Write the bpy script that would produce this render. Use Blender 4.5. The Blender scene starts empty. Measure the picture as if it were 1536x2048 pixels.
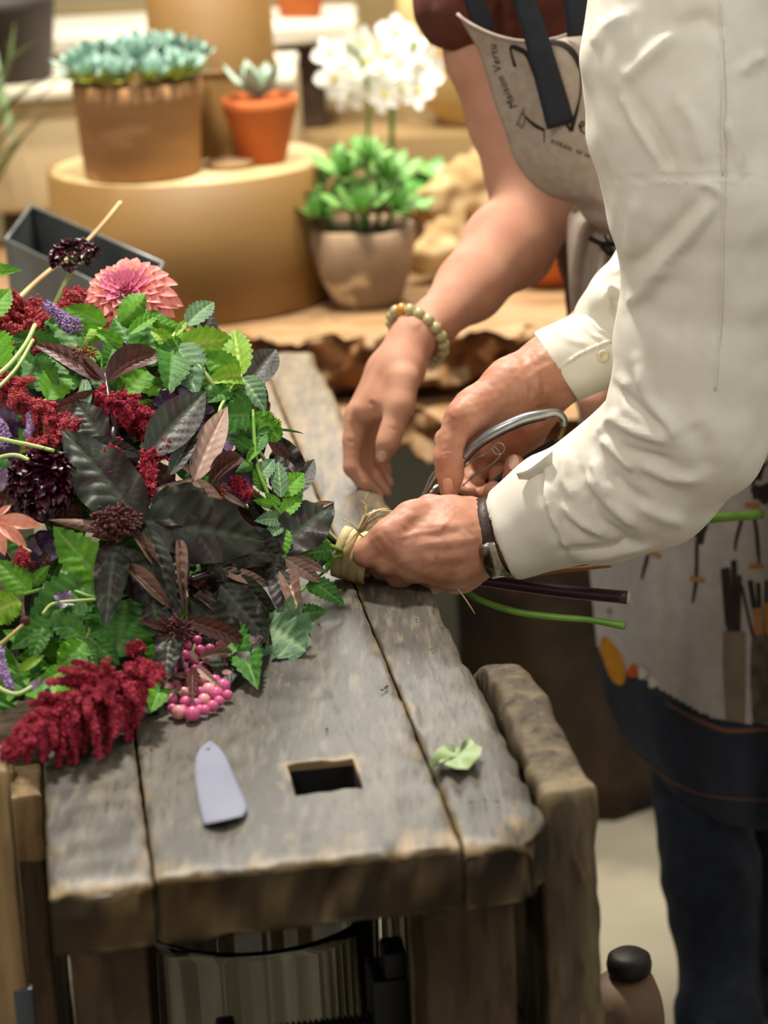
import bpy, math, random
import numpy as np
from mathutils import Vector, Matrix
from mathutils.bvhtree import BVHTree

# ------------------------------------------------------------------ camera
F = 5000.0
RHO = math.radians(2.9)
PITCH = math.atan((768*math.sin(RHO)+1574*math.cos(RHO))/F)
CAM = np.array([0, 0, 1.465])
_f = np.array([0, math.cos(PITCH), -math.sin(PITCH)])
_u0 = np.array([0, math.sin(PITCH), math.cos(PITCH)])
_r = math.cos(RHO)*np.array([1, 0, 0])-math.sin(RHO)*_u0
_u = math.sin(RHO)*np.array([1, 0, 0])+math.cos(RHO)*_u0
sc = bpy.context.scene
cd = bpy.data.cameras.new('camera')
cam = bpy.data.objects.new('camera', cd)
sc.collection.objects.link(cam)
cam.matrix_world = Matrix(((_r[0], _u[0], -_f[0], 0), (_r[1], _u[1], -_f[1], 0), (_r[2], _u[2], -_f[2], 1.465), (0, 0, 0, 1)))
cd.sensor_fit = 'HORIZONTAL'; cd.sensor_width = 13.0; cd.lens = 13.0*F/1536
cd.dof.use_dof = True; cd.dof.focus_distance = 2.08; cd.dof.aperture_fstop = 2.3
cd.clip_start = 0.05
sc.camera = cam
sc.view_settings.view_transform = 'Standard'; sc.view_settings.look = 'None'
sc.view_settings.gamma = 1; sc.view_settings.exposure = 0.75
try: sc.view_settings.use_curve_mapping = False
except Exception: pass

# ------------------------------------------------------------------ light
w = bpy.data.worlds.new('world'); sc.world = w; w.use_nodes = True
w.node_tree.nodes['Background'].inputs[0].default_value = (1.0, 0.93, 0.82, 1)
w.node_tree.nodes['Background'].inputs[1].default_value = 0.30

def light(name, kind, loc, target, power, color, size=0.3, spot=60, blend=0.5):
    l = bpy.data.lights.new(name, kind); l.energy = power; l.color = color
    if kind == 'AREA': l.shape = 'DISK'; l.size = size
    if kind == 'SPOT': l.spot_size = math.radians(spot); l.spot_blend = blend; l.shadow_soft_size = size
    o = bpy.data.objects.new(name, l); sc.collection.objects.link(o)
    o.location = loc
    o.rotation_euler = (Vector(target)-Vector(loc)).to_track_quat('-Z', 'Y').to_euler()
    return o
light('ceiling_lamp', 'AREA', (-0.25, 2.75, 2.7), (0.0, 2.05, 0.8), 40, (1.0, 0.95, 0.86), 0.28)
light('shelf_spot', 'SPOT', (-0.75, 3.35, 2.6), (-0.2, 3.55, 0.85), 75, (1.0, 0.92, 0.76), 0.06, 50)
light('shelf_spot', 'SPOT', (0.45, 3.3, 2.7), (-0.0, 3.7, 0.9), 75, (1.0, 0.92, 0.78), 0.06, 55)
light('side_lamp', 'AREA', (1.6, 1.2, 2.2), (0.2, 2.0, 0.9), 5, (0.86, 0.97, 0.95), 0.9)
light('rear_fill', 'AREA', (-0.1, 4.5, 1.9), (-0.05, 2.5, 0.8), 10, (1.0, 0.97, 0.90), 0.6)  # added area light for sheen on the bench; no lamp known there
light('front_lamp', 'AREA', (-0.9, 0.7, 2.6), (0.05, 2.1, 0.8), 9, (1.0, 0.95, 0.87), 0.4)

# ------------------------------------------------------------------ helpers
def ray(x, y): return _f*F+_r*(x-768)-_u*(y-1024)
def atz(x, y, z):
    d = ray(x, y); return CAM+d*(z-CAM[2])/d[2]
def at(x, y, Y):
    d = ray(x, y); return CAM+d*Y/d[1]
def proj(P):
    v = np.asarray(P)-CAM; k = v@_f
    return 768+F*(v@_r)/k, 1024-F*(v@_u)/k
def mpp(P): return float((np.asarray(P)-CAM)@_f)/F      # metres per photo pixel there
def hexc(h, a=1.0):
    c = [int(h[i:i+2], 16)/255 for i in (0, 2, 4)]
    return tuple([x/12.92 if x <= .04045 else ((x+.055)/1.055)**2.4 for x in c]+[a])

def mat(name, c1, c2=None, scale=20, stretch=(1, 1, 1), rough=.6, bump=0, bscale=None, metal=0, sss=0, trans=0,
        coat=0, c3=None, s3=8, t3=.6, detail=6, alpha=1, ior=1.45, attr=None, spec=.5, sheen=0, wave=0, lo=.35, hi=.65, uv=False, transl=0, grain=None, ragged=0):
    m = bpy.data.materials.new(name); m.use_nodes = True
    nt = m.node_tree; N = nt.nodes; L = nt.links; b = N['Principled BSDF']
    col = hexc(c1) if isinstance(c1, str) else c1
    b.inputs['Base Color'].default_value = col
    b.inputs['Roughness'].default_value = rough; b.inputs['Metallic'].default_value = metal
    b.inputs['Transmission Weight'].default_value = trans; b.inputs['Coat Weight'].default_value = coat
    b.inputs['Alpha'].default_value = alpha; b.inputs['IOR'].default_value = ior
    b.inputs['Specular IOR Level'].default_value = spec
    b.inputs['Sheen Weight'].default_value = sheen
    if sss:
        b.inputs['Subsurface Weight'].default_value = sss
        b.inputs['Subsurface Radius'].default_value = (.012, .004, .002); b.inputs['Subsurface Scale'].default_value = 1.0
    tc = N.new('ShaderNodeTexCoord'); mp = N.new('ShaderNodeMapping'); mp.inputs['Scale'].default_value = stretch
    L.new(tc.outputs['UV' if uv else 'Object'], mp.inputs['Vector'])
    def noise(s, det=detail):
        n = N.new('ShaderNodeTexNoise'); n.inputs['Scale'].default_value = s; n.inputs['Detail'].default_value = det
        L.new(mp.outputs[0], n.inputs['Vector']); return n
    def ramp(src, a, bb):
        r = N.new('ShaderNodeMapRange'); r.inputs['From Min'].default_value = a; r.inputs['From Max'].default_value = bb
        L.new(src, r.inputs['Value']); return r.outputs[0]
    def mix(fac, a, bcol):
        x = N.new('ShaderNodeMix'); x.data_type = 'RGBA'
        L.new(fac, x.inputs[0])
        if isinstance(a, tuple): x.inputs[6].default_value = a
        else: L.new(a, x.inputs[6])
        if isinstance(bcol, tuple): x.inputs[7].default_value = bcol
        else: L.new(bcol, x.inputs[7])
        return x.outputs[2]
    out = None; n = None
    if c2:
        n = noise(scale)
        out = mix(ramp(n.outputs['Fac'], lo, hi), col, hexc(c2))
    if c3:
        n3 = noise(s3, 3)
        out = mix(ramp(n3.outputs['Fac'], t3, t3+.06), out if out else col, hexc(c3))
    if grain:
        g1 = noise(grain[1], 8); out = mix(ramp(g1.outputs['Fac'], .50, .72), out if out else col, hexc(grain[0]))
        g2 = noise(grain[1]*.45, 8); out = mix(ramp(g2.outputs['Fac'], .52, .75), out, hexc(grain[2]))
    if attr:
        a = N.new('ShaderNodeAttribute'); a.attribute_name = 'wear_sheen'; fac = a.outputs['Fac']
        if ragged:
            rn = noise(ragged, 8); ad = N.new('ShaderNodeMath'); ad.operation = 'MULTIPLY_ADD'; ad.inputs[1].default_value = 2.2
            L.new(rn.outputs['Fac'], ad.inputs[0]); ad.inputs[2].default_value = -1.35
            a2 = N.new('ShaderNodeMath'); a2.operation = 'ADD'; L.new(ad.outputs[0], a2.inputs[0])
            a3 = N.new('ShaderNodeMath'); a3.operation = 'MULTIPLY'; a3.inputs[1].default_value = 1.5; L.new(fac, a3.inputs[0]); L.new(a3.outputs[0], a2.inputs[1])
            a2.use_clamp = True; fac = a2.outputs[0]
        out = mix(fac, out if out else col, hexc(attr))
    if out: L.new(out, b.inputs['Base Color'])
    if bump:
        bn = noise(bscale or scale)
        bp = N.new('ShaderNodeBump'); bp.inputs['Strength'].default_value = bump; bp.inputs['Distance'].default_value = .002
        L.new(bn.outputs['Fac'], bp.inputs['Height']); L.new(bp.outputs[0], b.inputs['Normal'])
    if transl:
        t = N.new('ShaderNodeBsdfTranslucent'); ms = N.new('ShaderNodeMixShader'); ms.inputs[0].default_value = transl
        if out: L.new(out, t.inputs[0])
        else: t.inputs[0].default_value = col
        L.new(b.outputs[0], ms.inputs[1]); L.new(t.outputs[0], ms.inputs[2])
        L.new(ms.outputs[0], N['Material Output'].inputs['Surface'])
    return m

def tag(o, label=None, cat=None, group=None, kind=None):
    if label: o['label'] = label
    if cat: o['category'] = cat
    if group: o['group'] = group
    if kind: o['kind'] = kind
    return o
def root(name, loc, label, cat, group=None):
    o = bpy.data.objects.new(name, None); sc.collection.objects.link(o)
    o.empty_display_size = .02; o.location = Vector(loc); return tag(o, label, cat, group)
def attach(o, parent):
    if parent is not None:
        o.parent = parent
        M = Matrix.Translation(parent.location)
        p = parent
        if parent.parent is not None: M = parent.get('_m') and Matrix.Identity(4) or Matrix.Identity(4)
        o.matrix_parent_inverse = M.inverted() if parent.type == 'EMPTY' else Matrix.Identity(4)
def mesh(name, V, Fc, m=None, parent=None, smooth=True, wear_sheen=None):
    me = bpy.data.meshes.new(name)
    V = np.asarray(V, dtype=np.float64)
    if isinstance(Fc, np.ndarray): Fc = Fc.tolist()
    me.from_pydata(V.tolist(), [], Fc)
    if smooth: me.shade_smooth()
    if m is not None:
        for x in (m if isinstance(m, (list, tuple)) else [m]): me.materials.append(x)
    if wear_sheen is not None:
        a = me.attributes.new('wear_sheen', 'FLOAT', 'POINT'); a.data.foreach_set('value', np.asarray(wear_sheen, dtype=np.float32))
    o = bpy.data.objects.new(name, me); sc.collection.objects.link(o)
    attach(o, parent)
    return o

_rng = np.random.RandomState(7)
_W = _rng.randn(64, 3); _PH = _rng.rand(64)*6.28
def nz(P, s, seed=0, n=10):
    """smooth pseudo noise about -1..1 at wavelength s (metres)"""
    P = np.asarray(P); o = np.zeros(len(P))
    for i in range(n):
        k = (i+seed*7) % 64; wv = _W[k]/np.linalg.norm(_W[k])*(1+.9*((i*37 % 10)/10))
        o += np.sin(P@wv*(6.283/s)+_PH[k])
    return o/math.sqrt(n)

def norm(v): v = np.asarray(v, float); return v/(np.linalg.norm(v)+1e-12)
def catmull(pts, n):
    """smooth resample of rows (any width) into n rows"""
    P = np.asarray(pts, float); k = len(P)
    if k == 2:
        t = np.linspace(0, 1, n)[:, None]; return P[0]*(1-t)+P[1]*t
    Q = np.vstack([2*P[0]-P[1], P, 2*P[-1]-P[-2]])
    out = []
    for t in np.linspace(0, k-1-1e-9, n):
        i = int(t); u = t-i; a, b, c, d = Q[i:i+4]
        out.append(.5*((2*b)+(c-a)*u+(2*a-5*b+4*c-d)*u*u+(3*b-a-3*c+d)*u**3))
    return np.array(out)
def tube_geo(pts, rad, n=8, cap=True, flat=1.0):
    P = np.asarray(pts, float); k = len(P)
    rad = np.full(k, rad) if np.isscalar(rad) else np.asarray(rad, float)
    T = np.gradient(P, axis=0); T /= np.linalg.norm(T, axis=1)[:, None]+1e-12
    up = np.array([0, 0, 1.]) if abs(T[0][2]) < .9 else np.array([1., 0, 0])
    V = []; a = norm(np.cross(T[0], up))
    th = np.arange(n)*2*math.pi/n
    for i in range(k):
        a = norm(a-T[i]*(a@T[i])); b = np.cross(T[i], a)
        V.append(P[i]+rad[i]*(np.cos(th)[:, None]*a+np.sin(th)[:, None]*b*flat))
    V = np.vstack(V); Fc = []
    for i in range(k-1):
        for j in range(n):
            j2 = (j+1) % n; Fc.append((i*n+j, i*n+j2, (i+1)*n+j2, (i+1)*n+j))
    if cap: Fc.append(tuple(range(n))[::-1]); Fc.append(tuple((k-1)*n+j for j in range(n)))
    return V, Fc
def tube(name, pts, rad, m, parent=None, n=8, res=None, flat=1.0):
    if res:
        R_ = np.full(len(pts), rad) if np.isscalar(rad) else np.asarray(rad)
        q = catmull(np.column_stack([np.asarray(pts), R_]), res); pts, rad = q[:, :3], np.abs(q[:, 3])
    V, Fc = tube_geo(pts, rad, n, flat=flat); return mesh(name, V, Fc, m, parent)
def join(geos):
    V = []; Fc = []; k = 0
    for v, f in geos:
        V.append(v); Fc += [tuple(i+k for i in q) for q in f]; k += len(v)
    return np.vstack(V), Fc
def lathe_geo(prof, n=40, c=(0, 0, 0)):
    V = []; Fc = []
    th = np.arange(n)*2*math.pi/n
    for r_, z_ in prof: V.append(np.column_stack([r_*np.cos(th), r_*np.sin(th), np.full(n, z_)]))
    V = np.vstack(V)+np.asarray(c)
    for i in range(len(prof)-1):
        for j in range(n):
            j2 = (j+1) % n; Fc.append((i*n+j, i*n+j2, (i+1)*n+j2, (i+1)*n+j))
    return V, Fc
def lathe(name, prof, c, m, parent=None, n=48, wob=0, seed=1):
    V, Fc = lathe_geo(prof, n, c)
    if wob: V = V+(nz(V, .09, seed)*wob)[:, None]*np.array([1, 1, .5])
    return mesh(name, V, Fc, m, parent)
def rbox_geo(lo, hi, r=.004, cell=.01, amp=.0, sc_=.03, seed=1, maxn=60):
    """box with rounded worn edges; grid faces displaced by noise"""
    lo = np.asarray(lo, float); hi = np.asarray(hi, float)
    n = [int(min(maxn, max(2, round((hi[i]-lo[i])/cell)))) for i in range(3)]
    bx = [None]*3
    for i in range(3):
        g = np.linspace(lo[i], hi[i], n[i]+1)
        g = np.unique(np.concatenate([[lo[i], lo[i]+r*.35, lo[i]+r], g[(g > lo[i]+r*1.3) & (g < hi[i]-r*1.3)], [hi[i]-r, hi[i]-r*.35, hi[i]]]))
        bx[i] = g
    idx = {}; V = []; Fc = []
    def vid(i, j, k):
        q = (i, j, k)
        if q not in idx: idx[q] = len(V); V.append((bx[0][i], bx[1][j], bx[2][k]))
        return idx[q]
    nx, ny, nzz = [len(b)-1 for b in bx]
    for i in range(nx):
        for j in range(ny):
            Fc.append((vid(i, j, 0), vid(i, j+1, 0), vid(i+1, j+1, 0), vid(i+1, j, 0)))
            Fc.append((vid(i, j, nzz), vid(i+1, j, nzz), vid(i+1, j+1, nzz), vid(i, j+1, nzz)))
    for i in range(nx):
        for k in range(nzz):
            Fc.append((vid(i, 0, k), vid(i+1, 0, k), vid(i+1, 0, k+1), vid(i, 0, k+1)))
            Fc.append((vid(i, ny, k), vid(i, ny, k+1), vid(i+1, ny, k+1), vid(i+1, ny, k)))
    for j in range(ny):
        for k in range(nzz):
            Fc.append((vid(0, j, k), vid(0, j, k+1), vid(0, j+1, k+1), vid(0, j+1, k)))
            Fc.append((vid(nx, j, k), vid(nx, j+1, k), vid(nx, j+1, k+1), vid(nx, j, k+1)))
    V = np.array(V)
    c = np.clip(V, lo+r, hi-r); d = V-c; dl = np.linalg.norm(d, axis=1)[:, None]
    V = np.where(dl > 1e-9, c+d/np.maximum(dl, 1e-9)*np.minimum(dl, r), V)
    if amp:
        nn = np.where(dl > 1e-9, d/np.maximum(dl, 1e-9), 0)
        V = V+nn*(nz(V, sc_, seed)*amp+nz(V, sc_*.3, seed+3)*amp*.4)[:, None]
    return V, Fc
def frame_pts(V, O, X, Y, Z=(0, 0, 1)):
    return np.asarray(O)+V[:, :1]*np.asarray(X)+V[:, 1:2]*np.asarray(Y)+V[:, 2:3]*np.asarray(Z)
def rbox(name, lo, hi, m, parent=None, r=.004, cell=.02, amp=0, sc_=.03, seed=1, fr=None, smooth=True):
    V, Fc = rbox_geo(lo, hi, r, cell, amp, sc_, seed)
    if fr is not None: V = frame_pts(V, *fr)
    return mesh(name, V, Fc, m, parent, smooth)

# ---- signed distance modelling (one continuous skin surface)
class SDF:
    def __init__(s, lo, hi, h):
        s.lo = np.asarray(lo, float); s.h = h
        s.n = np.ceil((np.asarray(hi)-s.lo)/h).astype(int)+1
        s.D = np.full(s.n, .05, np.float32)
    def _sub(s, lo, hi):
        a = np.clip(np.floor((lo-s.lo)/s.h).astype(int), 0, s.n-1); b = np.clip(np.ceil((hi-s.lo)/s.h).astype(int)+1, 1, s.n)
        if np.any(b <= a): return None
        ax = [s.lo[i]+s.h*np.arange(a[i], b[i]) for i in range(3)]
        X, Y, Z = np.meshgrid(*ax, indexing='ij')
        return tuple(slice(a[i], b[i]) for i in range(3)), X.astype(np.float32), Y.astype(np.float32), Z.astype(np.float32)
    def _merge(s, sl, d, k, cut):
        A = s.D[sl]
        if cut:
            d = -d; hh = np.clip(.5-.5*(A-d)/k, 0, 1) if k > 0 else (d > A)*1.
            s.D[sl] = A*(1-hh)+d*hh+k*hh*(1-hh)
        else:
            hh = np.clip(.5+.5*(A-d)/k, 0, 1); s.D[sl] = A*(1-hh)+d*hh-k*hh*(1-hh)
    def cap(s, a, b, ra, rb, k=.004, cut=False, flat=None):
        a = np.asarray(a, float); b = np.asarray(b, float); pad = max(ra, rb)+k+.012
        q = s._sub(np.minimum(a, b)-pad, np.maximum(a, b)+pad)
        if q is None: return
        sl, X, Y, Z = q; ab = b-a; L2 = max(ab@ab, 1e-12)
        px, py, pz = X-a[0], Y-a[1], Z-a[2]
        t = np.clip((px*ab[0]+py*ab[1]+pz*ab[2])/L2, 0, 1)
        dx, dy, dz = px-t*ab[0], py-t*ab[1], pz-t*ab[2]
        r = ra+(rb-ra)*t
        if flat is not None:
            n_, f_ = flat; n_ = norm(n_); dn = dx*n_[0]+dy*n_[1]+dz*n_[2]
            e = dn*(1/f_-1); dx = dx+e*n_[0]; dy = dy+e*n_[1]; dz = dz+e*n_[2]
            d = (np.sqrt(dx*dx+dy*dy+dz*dz)-r)*min(1, (1+f_)/2)
        else: d = np.sqrt(dx*dx+dy*dy+dz*dz)-r
        s._merge(sl, d, k, cut)
    def chain(s, pts, k=.004, cut=False, flat=None):
        """pts rows: (xyz, r)"""
        for (a, ra), (b, rb) in zip(pts[:-1], pts[1:]): s.cap(a, b, ra, rb, k, cut, flat)
    def surf(s, smooth=1):
        D = s.D
        for _ in range(smooth):
            P = np.pad(D, 1, mode='edge')
            D = (P[1:-1, 1:-1, 1:-1]*2+P[2:, 1:-1, 1:-1]+P[:-2, 1:-1, 1:-1]+P[1:-1, 2:, 1:-1]+P[1:-1, :-2, 1:-1]+P[1:-1, 1:-1, 2:]+P[1:-1, 1:-1, :-2])/8
        I = D < 0
        c = [I[i:I.shape[0]-1+i, j:I.shape[1]-1+j, k:I.shape[2]-1+k] for i in (0, 1) for j in (0, 1) for k in (0, 1)]
        S = sum(x.astype(np.int8) for x in c); act = (S > 0) & (S < 8)
        ids = np.argwhere(act); vid = np.full(act.shape, -1, np.int64); vid[act] = np.arange(len(ids))
        acc = np.zeros((len(ids), 3)); cnt = np.zeros(len(ids))
        offs = [(i, j, k) for i in (0, 1) for j in (0, 1) for k in (0, 1)]
        val = {o: D[ids[:, 0]+o[0], ids[:, 1]+o[1], ids[:, 2]+o[2]].astype(float) for o in offs}
        for o in offs:
            for ax in range(3):
                if o[ax] == 0:
                    o2 = list(o); o2[ax] = 1; o2 = tuple(o2); va, vb = val[o], val[o2]
                    mk = (va < 0) != (vb < 0); t = np.where(mk, va/np.where(mk, va-vb, 1), 0)
                    p = np.tile(np.array(o, float), (len(ids), 1)); p[:, ax] += t
                    acc += p*mk[:, None]; cnt += mk
        V = s.lo+(ids+acc/cnt[:, None])*s.h; Q = []
        for ax in range(3):
            u_, v_ = [(1, 2), (2, 0), (0, 1)][ax]
            a = [slice(None)]*3; b = [slice(None)]*3; a[ax] = slice(0, -1); b[ax] = slice(1, None)
            A = I[tuple(a)]; B = I[tuple(b)]
            e = np.argwhere(A != B); e = e[(e[:, u_] > 0) & (e[:, v_] > 0) & (e[:, u_] < act.shape[u_]) & (e[:, v_] < act.shape[v_])]
            ins = A[e[:, 0], e[:, 1], e[:, 2]]
            def g(du, dv):
                q = e.copy(); q[:, u_] += du; q[:, v_] += dv; return vid[q[:, 0], q[:, 1], q[:, 2]]
            q = np.column_stack([g(-1, -1), g(0, -1), g(0, 0), g(-1, 0)])
            q[~ins] = q[~ins][:, ::-1]; Q.append(q)
        Q = np.vstack(Q); Q = Q[(Q >= 0).all(1)]
        return V, Q
def vnormals(V, Q):
    Q = np.asarray(Q); n = np.cross(V[Q[:, 2]]-V[Q[:, 0]], V[Q[:, 3]]-V[Q[:, 1]]); N_ = np.zeros_like(V)
    for i in range(4): np.add.at(N_, Q[:, i], n)
    return N_/(np.linalg.norm(N_, axis=1)[:, None]+1e-12)
def folds(V, Nn, lines, side=1):
    """raise or sink the surface along drawn crease lines [(pixel points), width px, height m]"""
    x, y = proj(V); off = np.zeros(len(V))
    vd = V-CAM; vd /= np.linalg.norm(vd, axis=1)[:, None]
    face = np.clip(-(Nn*vd).sum(1)*side*1.6, 0, 1)
    for pts, wd, ht in lines:
        pts = np.asarray(pts, float); best = np.full(len(V), 1e9); tt = np.zeros(len(V)); n = len(pts)-1
        for i in range(n):
            a = pts[i]; ab = pts[i+1]-a; L2 = ab@ab
            t = np.clip(((x-a[0])*ab[0]+(y-a[1])*ab[1])/L2, 0, 1)
            d = np.hypot(x-a[0]-t*ab[0], y-a[1]-t*ab[1]); mk = d < best
            best[mk] = d[mk]; tt[mk] = (i+t[mk])/n
        off += ht*np.exp(-(best/wd)**2)*np.clip(np.sin(np.clip(tt, .04, .96)*math.pi)*1.8, 0, 1)
    return V+Nn*(off*face)[:, None]

# ================================================================== setting
M = {}
M['floor'] = mat('floor_stone', '8f8672', 'a29a86', 3, rough=.75, bump=.1, bscale=30)
M['wall'] = mat('plaster', 'cfc09a', 'bba980', 2, rough=.9)
M['panel'] = mat('grey_green_paint', 'b0b4a4', 'a2a696', 5, rough=.8)
def struct(name, V, Fc, m): return tag(mesh(name, V, Fc, m, None, False), kind='structure')
def quadbox(lo, hi):
    x0, y0, z0 = lo; x1, y1, z1 = hi
    V = [(x0, y0, z0), (x1, y0, z0), (x1, y1, z0), (x0, y1, z0), (x0, y0, z1), (x1, y0, z1), (x1, y1, z1), (x0, y1, z1)]
    return np.array(V), [(3, 2, 1, 0), (4, 5, 6, 7), (0, 1, 5, 4), (2, 3, 7, 6), (1, 2, 6, 5), (3, 0, 4, 7)]
struct('floor', *quadbox((-3, -.6, -.1), (3.2, 5.0, 0)), M['floor'])
struct('wall_back', *quadbox((-3, 4.9, 0), (3.2, 5.0, 2.9)), M['wall'])

# ================================================================== workbench
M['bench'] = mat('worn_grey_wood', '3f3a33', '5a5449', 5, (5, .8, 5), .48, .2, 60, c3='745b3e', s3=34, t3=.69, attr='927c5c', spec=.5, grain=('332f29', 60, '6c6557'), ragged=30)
M['bench_end'] = mat('end_grain_wood', '392d1c', '211a12', 10, (2, 2, 1), .8, .6, 40, grain=('1c160f', 16, '57452a'), attr='86704f', spec=.2)
M['hole'] = mat('mortise_shade', '0e0b08', rough=1)  # near-black colour paints the shade inside the mortise hole
M['leg_wood'] = mat('dark_leg_wood', '33281b', '473828', 9, (5, 5, 1), .75, .5, 30, spec=.25, grain=('1d1610', 16, '5a4930'))
M['chop'] = mat('vise_wood', '463b2e', '5c4f3c', 9, (5, 5, 1), .7, .35, 40, c3='7d5f3e', s3=24, t3=.66, grain=('2c241a', 20, '716349'), ragged=22, attr='857558', spec=.3)
t1 = ray(0, -550); t1[2] = 0; t1 = norm(t1); t2 = np.array([t1[1], -t1[0], 0])
BO = atz(98, 1785, .75); BO[2] = 0
FR = (BO, t2, t1)
def bl(x, y, z): return BO+t2*x+t1*y+np.array([0, 0, z])
bench = root('workbench', bl(.17, .7, 0), 'narrow worn grey-brown wooden workbench with thick planks and a mortise hole, carrying the bouquet', 'workbench')
def plank(x0, x1, y0, y1, z0, z1, hole=None, seed=1, holder=None):
    r = .006; c = .0085
    gx = np.linspace(x0, x1, max(4, int((x1-x0)/c))); gy = np.concatenate([np.arange(y0, y0+.36, c), np.linspace(y0+.36, y1, 60)])
    def edged(g, a, b): return np.unique(np.concatenate([[a, a+.0015, a+.004, a+.008], g[(g > a+.01) & (g < b-.01)], [b-.008, b-.004, b-.0015, b]]))
    gx = edged(gx, x0, x1); gy = edged(gy, y0, y1)
    if hole:
        hx0, hx1, hy0, hy1 = hole
        def ins(g, vals):
            for v in vals: g = g[np.abs(g-v) > .003]
            return np.unique(np.concatenate([g, vals, [vals[0]-.0015, vals[1]+.0015]]))
        gx = ins(gx, [hx0, hx1]); gy = ins(gy, [hy0, hy1])
    gz = np.array([z0, z0+.004, (z0+z1)/2, z1-.006, z1-.002, z1])
    nx, ny, nk = len(gx)-1, len(gy)-1, len(gz)-1
    cx = (gx[1:]+gx[:-1])/2; cy = (gy[1:]+gy[:-1])/2
    solid = np.ones((nx, ny), bool)
    if hole: solid &= ~(((cx > hx0) & (cx < hx1))[:, None] & ((cy > hy0) & (cy < hy1))[None, :])
    idx = {}; V = []; Fc = []
    def vid(i, j, k):
        q = (i, j, k)
        if q not in idx: idx[q] = len(V); V.append((gx[i], gy[j], gz[k]))
        return idx[q]
    for i in range(nx):
        for j in range(ny):
            if not solid[i, j]: continue
            Fc.append((vid(i, j, nk), vid(i+1, j, nk), vid(i+1, j+1, nk), vid(i, j+1, nk)))
            Fc.append((vid(i, j, 0), vid(i, j+1, 0), vid(i+1, j+1, 0), vid(i+1, j, 0)))
            for k in range(nk):
                if j == 0 or not solid[i, j-1]: Fc.append((vid(i, j, k), vid(i+1, j, k), vid(i+1, j, k+1), vid(i, j, k+1)))
                if j == ny-1 or not solid[i, j+1]: Fc.append((vid(i, j+1, k), vid(i, j+1, k+1), vid(i+1, j+1, k+1), vid(i+1, j+1, k)))
                if i == 0 or not solid[i-1, j]: Fc.append((vid(i, j, k), vid(i, j, k+1), vid(i, j+1, k+1), vid(i, j+1, k)))
                if i == nx-1 or not solid[i+1, j]: Fc.append((vid(i+1, j, k), vid(i+1, j+1, k), vid(i+1, j+1, k+1), vid(i+1, j, k+1)))
    V = np.array(V)
    n1 = nz(V, .05, seed); n2 = nz(V*[1, .35, 1], .016, seed+2); n3 = nz(V*[1, 1, .1], .03, seed+4)
    ex = np.minimum(V[:, 0]-x0, x1-V[:, 0]); ey = V[:, 1]-y0
    top = V[:, 2] > z1-.003
    # worn, rounded and nibbled edges
    outer = x1 > .3
    dr = np.exp(-ey/.004)*(.0035+.0035*np.clip(n1+.3*n2, 0, 2))+np.exp(-ex/.0018)*(.0012+.0012*np.clip(n2, 0, 2))
    if outer: dr += np.exp(-(x1-V[:, 0])/.005)*(.003+.004*np.clip(n1, 0, 2))
    V[:, 2] -= np.where(top, dr, 0)+np.where(top, .0006*n2+.0006*n1, 0)
    V[:, 1] += np.where(ey < .001, (.0022*n1+.0012*n3)+.0012, 0)
    V[:, 0] += np.where(np.abs(V[:, 0]-x0) < 1e-5, .0007*np.clip(n2, 0, 1), 0)-np.where(np.abs(V[:, 0]-x1) < 1e-5, .0007*np.clip(n3, 0, 1)+(.004*np.clip(n1, 0, 1.5) if outer else 0), 0)
    if outer:   # broken front corner
        q = np.clip(1-np.hypot((x1-V[:, 0])/.03, (V[:, 1]-y0)/.035), 0, 1)
        V[:, 0] -= q*.014; V[:, 1] += q*.012; V[:, 2] -= q*.012*top
    wear_sheen = np.clip(np.exp(-ey/.016)*(.9+.5*n1)*.6, 0, 1)*top+.45*np.clip(n2*.5+n1*.4-.1, 0, 1)*np.exp(-ey/.16)
    wear_sheen += np.clip(np.exp(-ex/.002)*.4, 0, 1)*top
    wear_sheen += .55*np.clip((V[:, 1]-.5)/.5, 0, 1)*top  # pale far end: worn patch, with bench sheen painted into the colour
    if hole: wear_sheen += .8*(V[:, 2] > z1-.012)*np.exp(-np.maximum(np.abs(V[:, 0]-(hx0+hx1)/2)-(hx1-hx0)/2, np.abs(V[:, 1]-(hy0+hy1)/2)-(hy1-hy0)/2).clip(0)/.003)*(V[:, 1] > (hy0+hy1)/2)
    O0 = np.array([(x0+x1)/2, 0, 0])
    o = mesh('plank', frame_pts(V, *FR), Fc, [M['bench'], M['bench_end']], bench, True, np.clip(wear_sheen, 0, 1))
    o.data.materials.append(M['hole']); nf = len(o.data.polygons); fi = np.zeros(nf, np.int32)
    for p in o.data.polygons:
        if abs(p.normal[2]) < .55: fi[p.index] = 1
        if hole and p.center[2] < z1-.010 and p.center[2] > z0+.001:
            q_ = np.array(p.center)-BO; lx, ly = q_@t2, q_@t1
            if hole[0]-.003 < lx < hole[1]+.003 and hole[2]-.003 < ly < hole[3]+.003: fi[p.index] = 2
    o.data.polygons.foreach_set('material_index', fi)
    return o
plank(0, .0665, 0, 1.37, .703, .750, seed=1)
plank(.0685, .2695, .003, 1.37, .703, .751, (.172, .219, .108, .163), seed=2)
plank(.2715, .333, .0, 1.36, .704, .750, seed=5)
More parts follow.
